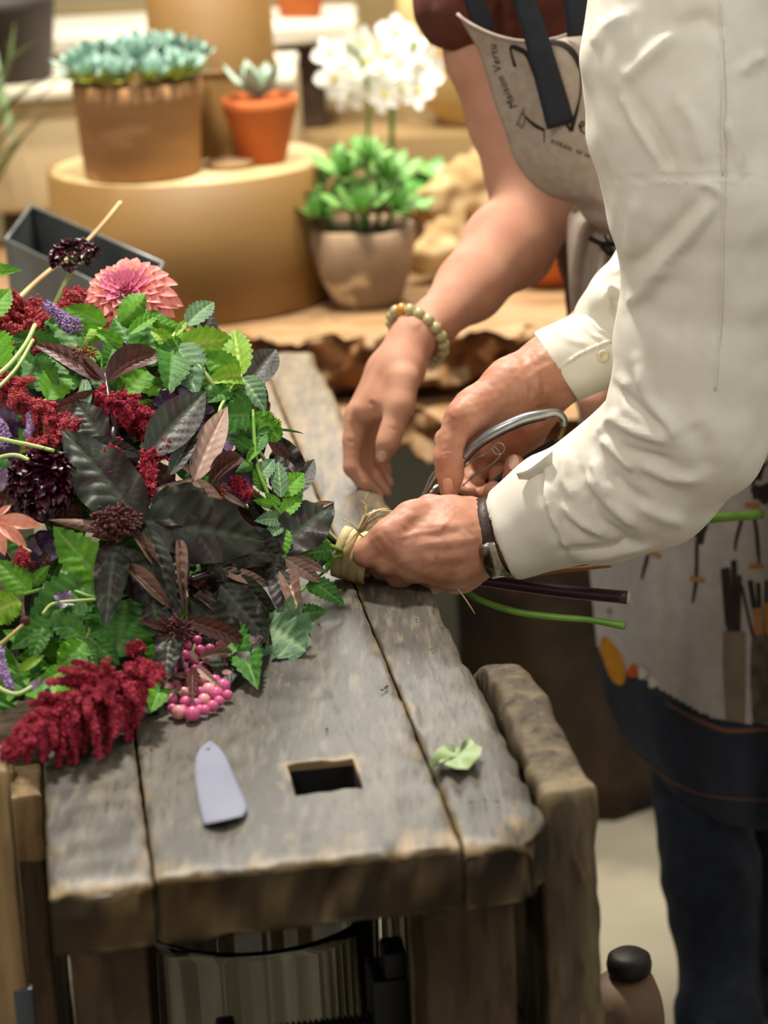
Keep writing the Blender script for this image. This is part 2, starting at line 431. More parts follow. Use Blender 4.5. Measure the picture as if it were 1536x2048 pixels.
# frame below: legs, rails
rbox('leg', (.008, .03, 0), (.058, .09, .703), M['leg_wood'], bench, .004, .03, .001, fr=FR)
rbox('leg', (.246, .03, 0), (.309, .10, .703), M['leg_wood'], bench, .004, .03, .001, fr=FR)
rbox('leg', (.008, 1.25, 0), (.058, 1.31, .703), M['leg_wood'], bench, .004, .05, .001, fr=FR)
rbox('leg', (.262, 1.25, 0), (.325, 1.31, .703), M['leg_wood'], bench, .004, .05, .001, fr=FR)
rbox('rail', (.058, 1.26, .60), (.262, 1.30, .70), M['leg_wood'], bench, .004, .05, .001, fr=FR)
rbox('rail', (.015, .09, .12), (.05, 1.25, .19), M['leg_wood'], bench, .004, .05, .001, fr=FR)
rbox('rail', (.27, .10, .12), (.30, 1.25, .19), M['leg_wood'], bench, .004, .05, .001, fr=FR)
rbox('rail', (.10, .092, .68), (.24, .185, .70), M['leg_wood'], bench, .004, .03, .001, fr=FR)  # unseen board added under the mortise to block light from below
rbox('added_backing', (.052, .76, .19), (.268, .785, .69), M['leg_wood'], bench, .004, .05, .001, fr=FR)  # dark board added behind the vase to give the gloom there
rbox('side_apron', (.312, .085, .62), (.327, 1.3, .703), M['leg_wood'], bench, .003, .04, .001, fr=FR)

# ---- vise: chop, screw, head, handle
vise = root('bench_vise', bl(.37, .2, .1), 'old wooden bench vise with thick rounded jaw and turned screw head beside the bench', 'vise')
def chop():
    x0, x1, y0, y1, z0, z1 = .337, .377, .068, .345, .12, .752
    V, Fc = rbox_geo((x0, y0, z0), (x1, y1, z1), .006, .012, .0008, .05, 4)
    s = np.clip((V[:, 1]-y0)/(y1-y0), 0, 1); tz = np.clip((V[:, 2]-.62)/(z1-.62), 0, 1)
    V[:, 2] -= tz*(.30*np.clip(s-.72, 0, 1)**2/.28**2*.13+.004*np.sin(s*9))
    V[:, 2] += tz*s*.018
    V[:, 0] -= tz**3*np.where(V[:, 0] > .36, .012, 0)*s
    V[:, 0] += nz(V, .06, 5)*.001
    wear_sheen = np.clip((V[:, 2]-.735)/.015, 0, 1)*np.exp(-(V[:, 1]-y0)/.05)*.7
    return mesh('vise_jaw', frame_pts(V, *FR), Fc, M['chop'], vise, True, np.clip(wear_sheen, 0, 1))
chop()
M['screw_wood'] = mat('turned_dark_wood', '4a3422', '6b4f33', 14, rough=.6, bump=.4, grain=('2a1c12', 30, '7d5f3e'))
M['iron'] = mat('dark_iron', '1a1715', '2c2724', 30, rough=.55, metal=.6, bump=.3)
def xl(prof, c, m, name, n=36):
    V, Fc = lathe_geo(prof, n); V = np.column_stack([V[:, 2], V[:, 1], V[:, 0]])
    return mesh(name, frame_pts(V+np.asarray(c), *FR), [f[::-1] for f in Fc], m, vise)
HZ = .512
xl([(0, 0), (.024, 0), (.031, .003), (.031, .018), (.0325, .022), (.032, .026), (.034, .030), (.034, .056), (.031, .062), (.02, .066), (0, .066)], (.377, .175, HZ), M['screw_wood'], 'screw_head')
xl([(0, 0), (.019, 0), (.019, .12), (0, .12)], (.262, .175, HZ), M['screw_wood'], 'screw_shaft')
hd = bl(.377+.044, .175, HZ)
lathe('handle', [(0, -.075), (.0085, -.074), (.009, .036), (.009, .040), (0, .0401)], hd, M['iron'], vise, 20)
lathe('handle_knob', [(0, .0335), (.0135, .034), (.0165, .037), (.0172, .043), (.016, .049), (.012, .052), (0, .0525)], hd, M['iron'], vise, 28)
lathe('handle_knob', [(0, -.094), (.0135, -.093), (.0165, -.09), (.0172, -.084), (.016, -.078), (.012, -.075), (0, -.0748)], hd, M['iron'], vise, 28)

# ---- iron screw clamp lying below the bench
clamp = root('iron_screw_clamp', bl(.2, .2, .42), 'black iron box and threaded screw bar under the bench front, by the right leg', 'clamp')
M['black'] = mat('black_iron', '0d0c0b', rough=.5, metal=.3)
cb = at(815, 2010, 1.56); cb[2] = 0; 
def local(P): d = np.asarray(P)-BO; return np.array([d@t2, d@t1, P[2]])
q = local(at(745, 1995, 1.60)); q2 = local(at(900, 1960, 1.60))
rbox('clamp_body', (q[0], q[1], q[2]-.07), (.2455, q[1]+.04, q[2]+.012), M['black'], clamp, .003, .02, fr=FR)
rbox('clamp_lug', (.228, q[1]+.002, q[2]+.01), (.2455, q[1]+.03, q[2]+.032), M['black'], clamp, .003, .02, fr=FR)
prof = [(0, 0)]
for i in range(24): prof += [(.0075, i*.0042), (.0098, i*.0042+.001), (.0098, i*.0042+.0024), (.0075, i*.0042+.0034)]
prof += [(0, .101)]
V, Fc = lathe_geo(prof, 20); V = np.column_stack([V[:, 2], V[:, 1], V[:, 0]])
mesh('threaded_bar', frame_pts(V+np.array([q[0]-.100, q[1]+.02, q[2]-.034]), *FR), [f[::-1] for f in Fc], M['black'], clamp)
rbox('clamp_foot', (q[0]-.112, q[1]+.004, .0), (q[0]-.098, q[1]+.036, q[2]-.02), M['black'], clamp, .003, .04, fr=FR)

# ---- glass vase under the bench, with white cloth hanging behind
M['glass'] = mat('clear_glass', 'f6f6f2', rough=.02, trans=1, ior=1.45, spec=.5)
M['water'] = mat('water', 'dfe8e2', rough=.0, trans=1, ior=1.33)
vz = root('glass_cylinder_vase', bl(.155, .26, .19), 'large clear glass cylinder vase standing under the bench between its legs', 'vase')
vc = bl(.150, .30, .0)
lathe('glass_body', [(0, .192), (.078, .192), (.086, .20), (.092, .25), (.101, .575), (.103, .583), (.1015, .587), (.099, .583), (.089, .25), (.082, .205), (0, .203)], vc, M['glass'], vz, 64)
sh = root('lower_shelf_board', bl(.16, .5, .17), 'dark wooden shelf board low between the bench legs, under the glass vase', 'shelf')
for i in range(3): rbox('board', (.052, .112+.13*i, .165), (.2685, .238+.13*i, .19), M['leg_wood'], sh, .003, .04, fr=FR)
M['linen'] = mat('white_linen', 'b9b29c', 'a39b84', 8, (3, 3, .5), .9)
cl = []
for i in range(81):
    x = -.12+.44*i/80
    yy = .55+.020*math.sin(i*.62)+.009*math.sin(i*1.7+1)
    for z_ in np.linspace(.2, .66, 10): cl.append((x, yy+.01*math.sin(z_*9), z_))
for i in range(81):
    x = -.12+.44*i/80
    yy = .553+.020*math.sin(i*.62)+.009*math.sin(i*1.7+1)
    for z_ in np.linspace(.2, .66, 10): cl.append((x, yy+.01*math.sin(z_*9), z_))
Fc = [(i*10+j, (i+1)*10+j, (i+1)*10+j+1, i*10+j+1) for i in range(80) for j in range(9)]
Fc += [tuple(810+a for a in f[::-1]) for f in Fc]
Fc += [(i*10+9, (i+1)*10+9, 810+(i+1)*10+9, 810+i*10+9) for i in range(80)]
clo = mesh('linen_drape', frame_pts(np.array(cl)*[.19, .5, 1]+[.2545, .24, .02], *FR), Fc, M['linen'], None)
tag(clo, 'off-white linen cloth hanging in folds under the bench behind the glass vase', 'cloth')

# ---- left: trestle post and wooden block
M['pale_post'] = mat('pale_worn_wood', '9a7f58', '6d5638', 12, (6, 6, 1), .7, .4)
pq = at(7, 1450, 1.64)
post = tag(rbox('timber_post', (-.05, -.03, 0), (0, .02, .772), M['pale_post'], None, .004, .03, .001, fr=(pq*[1, 1, 0], t2, t1)), 'pale upright timber post at the lower left beside the bench', 'post')
b0, b1 = local(at(4, 1640, 1.72)), local(at(92, 1640, 1.72)); zt_ = at(50, 1602, 1.70)[2]
jb = root('wooden_clamp_block', bl(b0[0], b0[1], zt_-.06), 'small worn wooden clamp block with a peg between the pale post and the bench', 'block')
rbox('block', (b0[0], .255, zt_-.055), (b1[0]-.001, .315, zt_), M['pale_post'], jb, .004, .01, .001, fr=FR)
rbox('peg', (b0[0]+.003, .285, zt_-.002), (b0[0]+.012, .30, zt_+.008), M['pale_post'], jb, .002, .01, 0, fr=FR)
lc = root('added_dark_chest', bl(-.3, .8, 0), 'dark brown wooden chest added low to the left of the bench to darken that area', 'chest')  # made-up chest, put in to darken the area left of the bench
rbox('body', (-.75, .42, 0), (-.012, 1.1, .60), M['leg_wood'], lc, .005, .06, .001, fr=FR)
rbox('lid', (-.76, .41, .602), (-.008, 1.11, .625), M['leg_wood'], lc, .005, .06, .001, fr=FR)
bk = bl(-.028, .16, 0)
tag(rbox('grey_metal_strip', (-.008, -.004, 0), (.006, .004, .60), mat('grey_metal', '4c5058', rough=.4, metal=.7), None, .001, .05, fr=(bk, t2, t1)), 'narrow blue-grey metal strip upright beside the left bench leg', 'metal strip')

# ================================================================== display behind the bench
M['birch'] = mat('bent_birch_wood', '866333', '79592c', 4, (1, 1, 3), .55, .1, 40)
M['birch_top'] = mat('pale_birch_top', 'd6c08e', 'c4aa74', 6, (4, 1, 1), .6, .1)
M['terracotta'] = mat('terracotta', 'b9622c', 'a9531f', 14, rough=.8, bump=.15)
M['clay'] = mat('light_wood_clay', 'a87c50', '9a6f44', 8, (1, 1, 5), .75, .15, c3='b78c60', s3=7, t3=.58)
M['stonepot'] = mat('weathered_stone_pot', 'a58a6c', '7c6854', 10, rough=.85, bump=.5, c3='c9b494', s3=14, t3=.56)
M['bark'] = mat('rough_bark', '3e2514', '8a5527', 22, rough=.9, bump=1, bscale=35, c3='b98c5c', s3=28, t3=.6)
M['slabtop'] = mat('live_edge_wood', '8a6844', 'ab8a62', 7, (1, 4, 1), .6, .3)
M['log'] = mat('dark_old_log', '241a12', '42301f', 12, rough=.85, bump=.6, c3='6b4222', s3=7, t3=.66)
M['darkpot'] = mat('dark_clay_pot', '231a15', '2f241c', 10, rough=.6)
M['soil'] = mat('soil', '1e140d', '33251a', 60, rough=1, bump=1)
M['blue_leaf'] = mat('blue_green_leaf', '7fa396', 'a7c2b4', 30, rough=.5, sss=.0, c3='5f8d7c', s3=20)
M['pale_leaf'] = mat('pale_succulent_leaf', '9fb9a6', 'c3d2bf', 30, rough=.5)
M['green_leaf'] = mat('fresh_succulent_leaf', '5d9145', '8fbb6c', 30, rough=.45, c3='b98a66', s3=25, t3=.66)
M['moss'] = mat('yellow_green_leaf', 'b3b23a', '86962f', 30, rough=.6)
M['whitewash'] = mat('whitewashed_wood', 'd6cfbf', 'b5ab96', 6, (1, 4, 1), .7, .2)
M['cream'] = mat('cream_plaster', 'cdbb95', 'bba67d', 3, rough=.8)
M['darkwood'] = mat('dark_brown_wood', '3a2a1e', '4d3a2b', 10, (5, 5, 1), .7, .2)
M['orchid'] = mat('white_orchid_petal', 'f6f6f0', rough=.5, transl=.25)
M['orchid_lip'] = mat('yellow_lip', 'd9c435', rough=.5)
M['stemgreen'] = mat('green_stem', '5d7f38', '7c9a4e', 30, rough=.5)
M['zinc'] = mat('zinc_metal', '6c7070', '8b8f8e', 8, rough=.45, metal=.75, bump=.1)
M['driftwood'] = mat('bleached_driftwood', 'cbb084', 'a3834f', 9, (1, 1, 3), .75, .5, c3='8a6a40', s3=9, t3=.63)

# cupboard, panels and shelves
cab = root('back_cupboard', (-.35, 3.9, 0), 'grey-green painted cupboard front below the live-edge slabs, behind the bench', 'cupboard')
rbox('body', (-1.3, 3.62, 0), (.14, 3.95, .578), M['panel'], cab, .004, .2)
rbox('door', (-.30, 3.603, .06), (.13, 3.62, .55), M['panel'], cab, .004, .2)
rbox('door', (-.75, 3.603, .06), (-.31, 3.62, .55), M['panel'], cab, .004, .2)
rbox('door', (-1.2, 3.603, .06), (-.76, 3.62, .55), M['panel'], cab, .004, .2)
pl_ = root('tan_plinth', (.1, 4.3, 0), 'tan plastered plinth at the back under the cream vase, behind the white orchid', 'plinth')
rbox('body', (-.6, 4.05, 0), (.9, 4.6, .80), mat('tan_plaster', '9c8258', '8c7249', 3, rough=.9), pl_, .006, .2)
rbox('backboard', (-.6, 4.60, .0), (.9, 4.66, .97), mat('olive_board', 'a08a60', '8d784f', 3, rough=.9), pl_, .006, .2)
tr = root('cream_trough', (-.6, 4.0, .0), 'cream plastered trough on the left behind the succulent pots', 'trough')
rbox('body', (-1.2, 3.78, .755), (-.1, 4.04, .925), M['cream'], tr, .008, .1)
rbox('rim', (-1.2, 3.76, .925), (-.1, 4.045, .945), M['whitewash'], tr, .006, .1)
rbox('leg', (-1.1, 3.97, 0), (-1.0, 4.04, .755), M['darkwood'], tr, .004, .2)
rbox('leg', (-.22, 3.97, 0), (-.15, 4.04, .755), M['darkwood'], tr, .004, .2)
us = root('whitewashed_shelf', (-.1, 4.4, 0), 'whitewashed wooden shelf on a dark post at the top left of the picture', 'shelf')
zs = float(at(660, 40, 4.15)[2])
rbox('shelf_board', (-1.4, 4.1, zs-.03), (-.005, 4.40, zs), M['whitewash'], us, .006, .06, .003)
rbox('post', (float(at(562, 150, 4.2)[0]), 4.16, .80), (float(at(650, 150, 4.2)[0]), 4.24, zs-.03), M['darkwood'], us, .004, .1)
rbox('post', (-1.35, 4.16, 0), (-1.27, 4.24, zs-.03), M['darkwood'], us, .004, .1)

def slab(name, lo, hi, label, seed, amp):
    V, Fc = rbox_geo(lo, hi, .006, .012, 0, maxn=110)
    y0 = lo[1]; s = np.exp(-(V[:, 1]-y0)/.04)
    V[:, 1] += s*(nz(V, .16, seed)*amp+nz(V, .045, seed+1)*amp*.5+nz(V, .02, seed+2)*amp*.2)
    V[:, 2] += s*(nz(V, .07, seed+3)*.005+nz(V, .02, seed+4)*.002)
    o = mesh(name, V, Fc, [M['slabtop'], M['bark']])
    ii = [0 if (p.normal[2] > .6) else 1 for p in o.data.polygons]; o.data.polygons.foreach_set('material_index', ii)
    return tag(o, label, 'slab', 'live-edge slabs')
slab('live_edge_slab', (-.75, 3.13, .625), (.36, 3.86, .698), 'upper live-edge wood slab with bark edge, carrying the drum and the pots', 2, .022)
slab('live_edge_slab', (-.75, 3.06, .555), (.42, 3.7, .606), 'lower live-edge wood slab with bark edge, resting on the dark log', 9, .03)
rbx = root('slab_spacer', (0, 3.5, .606), 'dark wooden spacer blocks between the two live-edge slabs', 'block')
rbox('block', (-.6, 3.3, .607), (-.45, 3.5, .624), M['darkwood'], rbx, .002, .05)
rbox('block', (.1, 3.3, .607), (.25, 3.5, .624), M['darkwood'], rbx, .002, .05)
V, Fc = lathe_geo([(0, 0), (.155, 0), (.16, .05), (.148, .2), (.152, .4), (.145, .553), (0, .553)], 60, (.245, 3.27, 0))
V[:, :2] += ((V[:, :2]-[.245, 3.27])*(1+(nz(V*[1, 1, .3], .09, 3)*.05+nz(V, .04, 5)*.02)[:, None]))-(V[:, :2]-[.245, 3.27])
tag(mesh('tree_trunk', V, Fc, M['log']), 'dark brown gnarled tree trunk standing on the floor under the slabs', 'log')

ZS = .6985
# big drum
dc = at(378, 325, 3.4); dr_ = 284*mpp(dc); ZD = .886
drum = root('round_wooden_drum', (dc[0], dc[1], ZS), 'large low round drum of bent golden wood carrying three pots', 'drum')
lathe('drum_wall', [(dr_*.98, 0), (dr_, .003), (dr_, ZD-ZS-.001), (dr_-.006, ZD-ZS), (dr_-.008, ZD-ZS-.006)], (dc[0], dc[1], ZS+.001), M['birch'], drum, 96)
lathe('drum_lid', [(0, 0), (dr_-.008, 0), (dr_-.008, .007), (0, .007)], (dc[0], dc[1], ZD-.008), M['birch_top'], drum, 96)
tc_ = atz(437, 296, ZD)
td = root('tall_wooden_drum', tc_, 'tall cylindrical drum of bent golden wood standing on the large drum', 'drum')
tr_ = 123*mpp(tc_)
lathe('drum_wall', [(tr_, 0), (tr_, .33), (tr_-.006, .33), (tr_-.008, .325)], tc_, M['birch'], td, 64)
lathe('drum_band', [(tr_+.0005, .11), (tr_+.0022, .112), (tr_+.0022, .118), (tr_+.0005, .12)], tc_, M['birch'], td, 64)
lathe('drum_lid', [(0, 0), (tr_-.008, 0), (tr_-.008, .006), (0, .006)], (tc_[0], tc_[1], ZD+.322), M['birch_top'], td, 64)
ws = atz(462, 333, ZD)
tag(lathe('wood_slice', [(0, 0), (.030, 0), (.032, .004), (.030, .009), (0, .009)], ws, M['slabtop']), 'small flat round wood slice lying between the two pots on the drum', 'wood slice')

def pot(name, c, rt, rb, h, m, label, lip=.006, group=None):
    p = root(name, c, label, 'pot', group)
    lathe('pot_body', [(0, 0), (rb*.96, 0), (rb, .003), (rt-lip*.2, h*.8), (rt, h*.82), (rt+lip*.2, h), (rt-lip, h), (rt-lip, h*.86), (0, h*.86)][:8]+[(rt-lip*1.3, h*.8)], c, m, p, 56)
    lathe('soil', [(0, h*.84), (rt-lip*1.2, h*.83)], c, M['soil'], p, 40)
    return p
def spoon(L=1., w=.34, th=.10, tip=.9, n=10, mm=9):
    V = []; Fc = []
    for i in range(n+1):
        u = i/n; ww = w*(math.sin(min(u/.62, 1)*math.pi/2)**1.1 if u < .62 else math.cos((u-.62)/.38*math.pi/2)**.7)+.02*(1-u)
        tt = th*(1-u*.5)*math.sqrt(max(ww/w, .0)); z = .30*u*u
        for j in range(mm):
            a = j/mm*2*math.pi; V.append((u*L, ww*math.cos(a)*.5, z+tt*math.sin(a)*.5-(.10*w*(1-(math.cos(a))**2)*u if math.sin(a) > 0 else 0)))
    for i in range(n):
        for j in range(mm):
            j2 = (j+1) % mm; Fc.append((i*mm+j, i*mm+j2, (i+1)*mm+j2, (i+1)*mm+j))
    Fc.append(tuple(range(mm))[::-1]); Fc.append(tuple(n*mm+j for j in range(mm)))
    return np.array(V), Fc
def linkdata(name, me, Mx, parent):
    o = bpy.data.objects.new(name, me); sc.collection.objects.link(o)
    o.parent = parent; o.matrix_parent_inverse = Matrix.Translation(parent.location).inverted() if parent.type == 'EMPTY' else Matrix.Identity(4)
    o.matrix_world = Mx; o.matrix_basis = Mx
    return o
def memo(name, V, Fc, m):
    me = bpy.data.meshes.new(name); me.from_pydata(np.asarray(V).tolist(), [], Fc if isinstance(Fc, list) else Fc.tolist()); me.shade_smooth(); me.materials.append(m); return me
def rosette(c, R, n, me, parent, tilt=(0, 0, 1), up=.25, seed=0, open_=1.1, base=10):
    rr = random.Random(seed); q = Vector(tilt).to_track_quat('Z', 'Y').to_matrix()
    for i in range(n):
        f = (i+.5)/n; a = i*2.39996+seed
        el = math.radians(base)+math.radians(82-base)*(1-f)**1.5*open_+math.radians(rr.uniform(-5, 5))
        s = R*(.42+.6*f)*rr.uniform(.92, 1.06)
        m3 = q @ Matrix.Rotation(a, 3, 'Z') @ Matrix.Rotation(-min(el, 1.45), 3, 'Y')
        linkdata('leaf', me, Matrix.Translation(Vector(c)) @ (m3 @ Matrix.Diagonal((s, s*1.0, s))).to_4x4(), parent)
me_blue = memo('leaf', *spoon(1, .46, .12), M['blue_leaf']); me_pale = memo('leaf', *spoon(1, .36, .14), M['pale_leaf'])
me_green = memo('leaf', *spoon(1, .44, .1), M['green_leaf']); me_moss = memo('leaf', *spoon(1, .4, .15), M['moss'])
pc = atz(287, 347, ZD)
k = mpp(pc)
p = pot('echeveria_pot', pc, 127*k, 117*k, .125, M['clay'], 'large tan cylindrical pot crowded with blue-green echeveria rosettes, on the drum')
ZT = pc[2]+.125
for i, (dx, dy, R_) in enumerate([(-.06, -.02, .036), (-.022, -.045, .038), (.028, -.045, .036), (.062, -.02, .038), (0, 0, .045), (-.045, .035, .04), (.03, .04, .045), (-.075, .005, .03), (.075, .03, .03)]):
    e = root('echeveria', (pc[0]+dx, pc[1]+dy, ZT), 'blue-green echeveria rosette, '+['front left', 'front, left of the middle', 'front, right of the middle', 'front right', 'central', 'rear left', 'rear right', 'leftmost', 'rightmost'][i]+' in the large tan pot', 'succulent', 'echeveria rosettes in the tan pot')
    rosette((pc[0]+dx, pc[1]+dy, ZT+.006+.014*(i > 3)), R_*1.35, 22, me_blue, e, (dx*4, dy*4, 1), .3, i, 1.1, 16)
mo = root('yellow_sedum_edge', (pc[0], pc[1], ZT), 'yellow-green low sedum leaves along the rim of the large tan pot', 'succulent')
for i in range(44):
    a = i/44*6.283; q = Matrix.Translation(Vector((pc[0]+math.cos(a)*.071, pc[1]+math.sin(a)*.070, ZT+.009))) @ Matrix.Rotation(a+random.Random(i).uniform(-.5, .5), 4, 'Z') @ Matrix.Rotation(.15-.3*(i % 2), 4, 'Y') @ Matrix.Diagonal((.030, .032, .030, 1))
    linkdata('leaf', me_moss, q, mo)
sp = atz(527, 323, ZD); k = mpp(sp)
p2 = pot('small_terracotta_pot', sp, 74*k, 46*k, .088, M['terracotta'], 'small orange terracotta pot with a single pale succulent, on the drum')
e = root('pale_succulent', (sp[0], sp[1], ZD+.078), 'single pale grey-green succulent with long spoon leaves in the small terracotta pot', 'succulent')
rosette((sp[0], sp[1], ZD+.086), .064, 19, me_pale, e, (0, 0, 1), 1.0, 3, 1.0, 28)

# stone pot with leafy succulents
so = atz(732, 606, ZS); k = mpp(so)
stp = root('stone_pot', so, 'weathered grey-tan stone pot on the live-edge slab, filled with green succulents', 'pot')
lathe('pot_body', [(0, 0), (62*k, 0), (72*k, .006), (98*k, .045), (106*k, .085), (104*k, .104), (98*k, .108), (92*k, .103), (92*k, .095)], so, M['stonepot'], stp, 56, .003)
lathe('soil', [(0, .099), (94*k, .096)], so, M['soil'], stp, 40)
for i, (dx, dy, dz, R_) in enumerate([(-.045, -.01, .125, .045), (0, -.035, .135, .045), (.04, -.01, .13, .04), (-.015, .01, .175, .045), (.03, .02, .165, .042), (-.055, .02, .15, .036), (.01, -.01, .20, .03)]):
    e = root('green_succulent', (so[0]+dx, so[1]+dy, ZS+.10), 'green succulent rosette in the weathered stone pot, '+['lower left', 'lowest at the front', 'lower right', 'upper left', 'upper right', 'leftmost', 'topmost'][i], 'succulent', 'green succulents in the stone pot')
    top = (so[0]+dx*1.2, so[1]+dy, ZS+dz)
    tube('stem', [(so[0]+dx*.6, so[1]+dy*.6, ZS+.095), top], .004, M['stemgreen'], e, 6)
    rosette(top, R_*1.3, 19, me_green, e, (dx*6, -.35, 1), .5, i+3, 1.1, 8)

# orchid
M['orchidpot'] = mat('brown_glazed_pot', '6b4a38', '7d5b46', 12, rough=.4)
oc = atz(795, 520, ZS); oc[1] = 3.62
op = pot('orchid_pot', (oc[0], 3.62, ZS), .052, .04, .10, M['orchidpot'], 'brown pot of the white orchid, half hidden behind the stone pot')
orc = root('white_orchid', (oc[0], 3.62, ZS+.09), 'white orchid in flower with two tall stems, behind the stone pot', 'orchid')
def P3(x, y, Y): return at(x, y, Y)
tube('stem', [(oc[0]-.01, 3.62, ZS+.09), P3(735, 330, 3.63), P3(738, 200, 3.6), P3(720, 120, 3.55), P3(690, 90, 3.5)], .0035, M['stemgreen'], orc, 8, 24)
tube('stem', [(oc[0]+.01, 3.62, ZS+.09), P3(786, 330, 3.63), P3(785, 200, 3.6), P3(800, 110, 3.55), P3(830, 90, 3.5)], .004, M['stemgreen'], orc, 8, 24)
def petal_geo(n=7, mm=6, wd=.9, cup=.15):
    V = []; Fc = []
    for i in range(n+1):
        u = i/n; ww = wd*math.sin(math.pi*min(u*.93+.05, 1))**.7*(.55+.45*u)
        for j in range(mm+1):
            v = j/mm*2-1; V.append((u, ww*v*.5, cup*math.sin(u*2.6)+cup*.6*v*v*u))
    for i in range(n):
        for j in range(mm): a = i*(mm+1)+j; Fc.append((a, a+1, a+mm+2, a+mm+1))
    return np.array(V), Fc
pg = petal_geo(wd=.95)
def rot(V, ax, a): return np.asarray(V)@np.array(Matrix.Rotation(a, 3, ax)).T
fl = join([(rot(pg[0]*[1, 1.15 if i in (1, 4) else .8, 1], 'Z', math.pi/2+i*1.2566), pg[1]) for i in range(5)])
me_or = memo('blossom', *fl, M['orchid']); me_lip = memo('lip', *lathe_geo([(0, .25), (.12, .2), (.17, .08), (.1, 0)], 10), M['orchid_lip'])
rr = random.Random(5)
for i in range(19):
    fx = [668, 700, 735, 770, 805, 838, 690, 730, 765, 800, 850, 680, 720, 755, 790, 820, 845, 660, 770][i]
    fy = [160, 185, 175, 190, 180, 185, 130, 125, 140, 130, 160, 100, 90, 95, 70, 100, 130, 110, 110][i]
    c = Vector(P3(fx, fy, 3.5+.1*rr.random())); d = Vector((rr.uniform(-.6, .6), -1, rr.uniform(-.2, .6)))
    s = rr.uniform(.026, .031); Mx = Matrix.Translation(c) @ (d.to_track_quat('Z', 'Y').to_matrix() @ Matrix.Rotation(rr.uniform(-.5, .5), 3, 'Z')).to_4x4() @ Matrix.Scale(s, 4)
    b = linkdata('blossom', me_or, Mx, orc)
    l = bpy.data.objects.new('lip', me_lip); sc.collection.objects.link(l); l.parent = b
def strap_leaf(name, pts, w, m, parent, n=14, fold=.25):
    q = catmull(pts, n); T = np.gradient(q, axis=0); V = []; Fc = []
    for i in range(n):
        u = i/(n-1); t = norm(T[i]); s = norm(np.cross(t, [0, 0, 1])); up = np.cross(s, t); ww = w*math.sin(math.pi*(.06+.94*u)**.8)**.6
        for v, z in ((-1, .0), (-.5, -.5), (0, -1), (.5, -.5), (1, 0)): V.append(q[i]+s*ww*v+up*ww*fold*z)
    for i in range(n-1):
        for j in range(4): a = i*5+j; Fc.append((a, a+1, a+6, a+5))
    return mesh(name, np.array(V), Fc, m, parent)
M['orchid_leaf'] = mat('broad_green_leaf', '4f8f3c', '6ba552', 12, rough=.35)
ob = np.array([oc[0], 3.6, ZS+.1])
strap_leaf('leaf', [ob, ob+[.04, -.03, .045], P3(860, 335, 3.5), P3(905, 372, 3.45)], .026, M['orchid_leaf'], orc)
strap_leaf('leaf', [ob, ob+[-.04, -.02, .06], P3(770, 335, 3.5), P3(720, 350, 3.5)], .022, M['orchid_leaf'], orc)
strap_leaf('leaf', [ob, ob+[.02, -.05, .03], P3(840, 380, 3.45), P3(850, 420, 3.42)], .024, M['orchid_leaf'], orc)

# driftwood
s = SDF((.0, 3.25, .69), (.27, 3.72, .92), .005)
def D3(x, y, Y, r): return (at(x, y, Y), r)
dw = [D3(835, 520, 3.40, .02), D3(880, 500, 3.42, .026), D3(930, 500, 3.45, .026), D3(985, 470, 3.5, .03)]
s.chain([(np.maximum(p_, [-9, -9, .722]), r_) for p_, r_ in dw], .012)
s.chain([D3(835, 420, 3.45, .016), D3(870, 400, 3.45, .022), D3(930, 360, 3.5, .03), D3(975, 350, 3.52, .034), D3(985, 440, 3.5, .034)], .014)
s.chain([D3(950, 380, 3.5, .022), D3(905, 440, 3.45, .012), D3(880, 460, 3.42, .014)], .012)
V, Q = s.surf(2); V = V+vnormals(V, Q)*(nz(V, .05, 3)*.004)[:, None]; V[:, 2] = np.maximum(V[:, 2], ZS+.001)
tag(mesh('driftwood', V, Q, M['driftwood']), 'bleached gnarled driftwood root with a hollow, on the slab behind the bare arm', 'driftwood')
# vases
vb = at(965, 300, 4.15); vb[2] = .801
tag(lathe('cream_vase', [(0, 0), (.065, 0), (.105, .05), (.135, .13), (.13, .21), (.09, .27), (.06, .30), (.068, .33), (.060, .33), (.052, .30)], vb, mat('cream_ceramic', 'dcbd84', 'cfae73', 4, rough=.5), None, 56), 'big round cream ceramic vase at the back beside the white orchid', 'vase')
tb = atz(1105, 566, ZS)
tag(lathe('round_terracotta_vase', [(0, 0), (.035, 0), (.06, .03), (.066, .055), (.058, .085), (.038, .10), (.042, .112), (.036, .112), (.03, .1)], tb, M['terracotta'], None, 48), 'round orange terracotta vase on the slab just behind the bare elbow', 'vase')
dp = atz(88, 78, .9455); dp[1] = 3.91
dpp = pot('dark_clay_pot', (dp[0], 3.88, .9455), .082, .07, .13, M['darkpot'], 'dark brown pot on the cream trough at the top left')
gp = root('grassy_plant', (dp[0]-.0, 3.9, .99), 'arching green leafy plant spilling in front of the cream trough at the left', 'plant')
M['gl'] = mat('grey_green_grass', '587048', '8aa070', 20, rough=.5)
for i in range(34):
    a = rr.uniform(0, 6.28); b0 = Vector((dp[0]-.08+rr.uniform(-.03, .03), 3.80+rr.uniform(-.03, .03), .99)); L_ = rr.uniform(.10, .24)
    d = Vector((math.cos(a)*.8, -abs(math.sin(a)), 0)); e_ = b0+d*L_*.9+Vector((0, 0, -rr.uniform(-.02, .12))); mpt = b0+d*L_*.55+Vector((0, 0, .05))
    strap_leaf('leaf', [list(b0), list(mpt), list(e_)], rr.uniform(.004, .010), M['gl'], gp, 9)
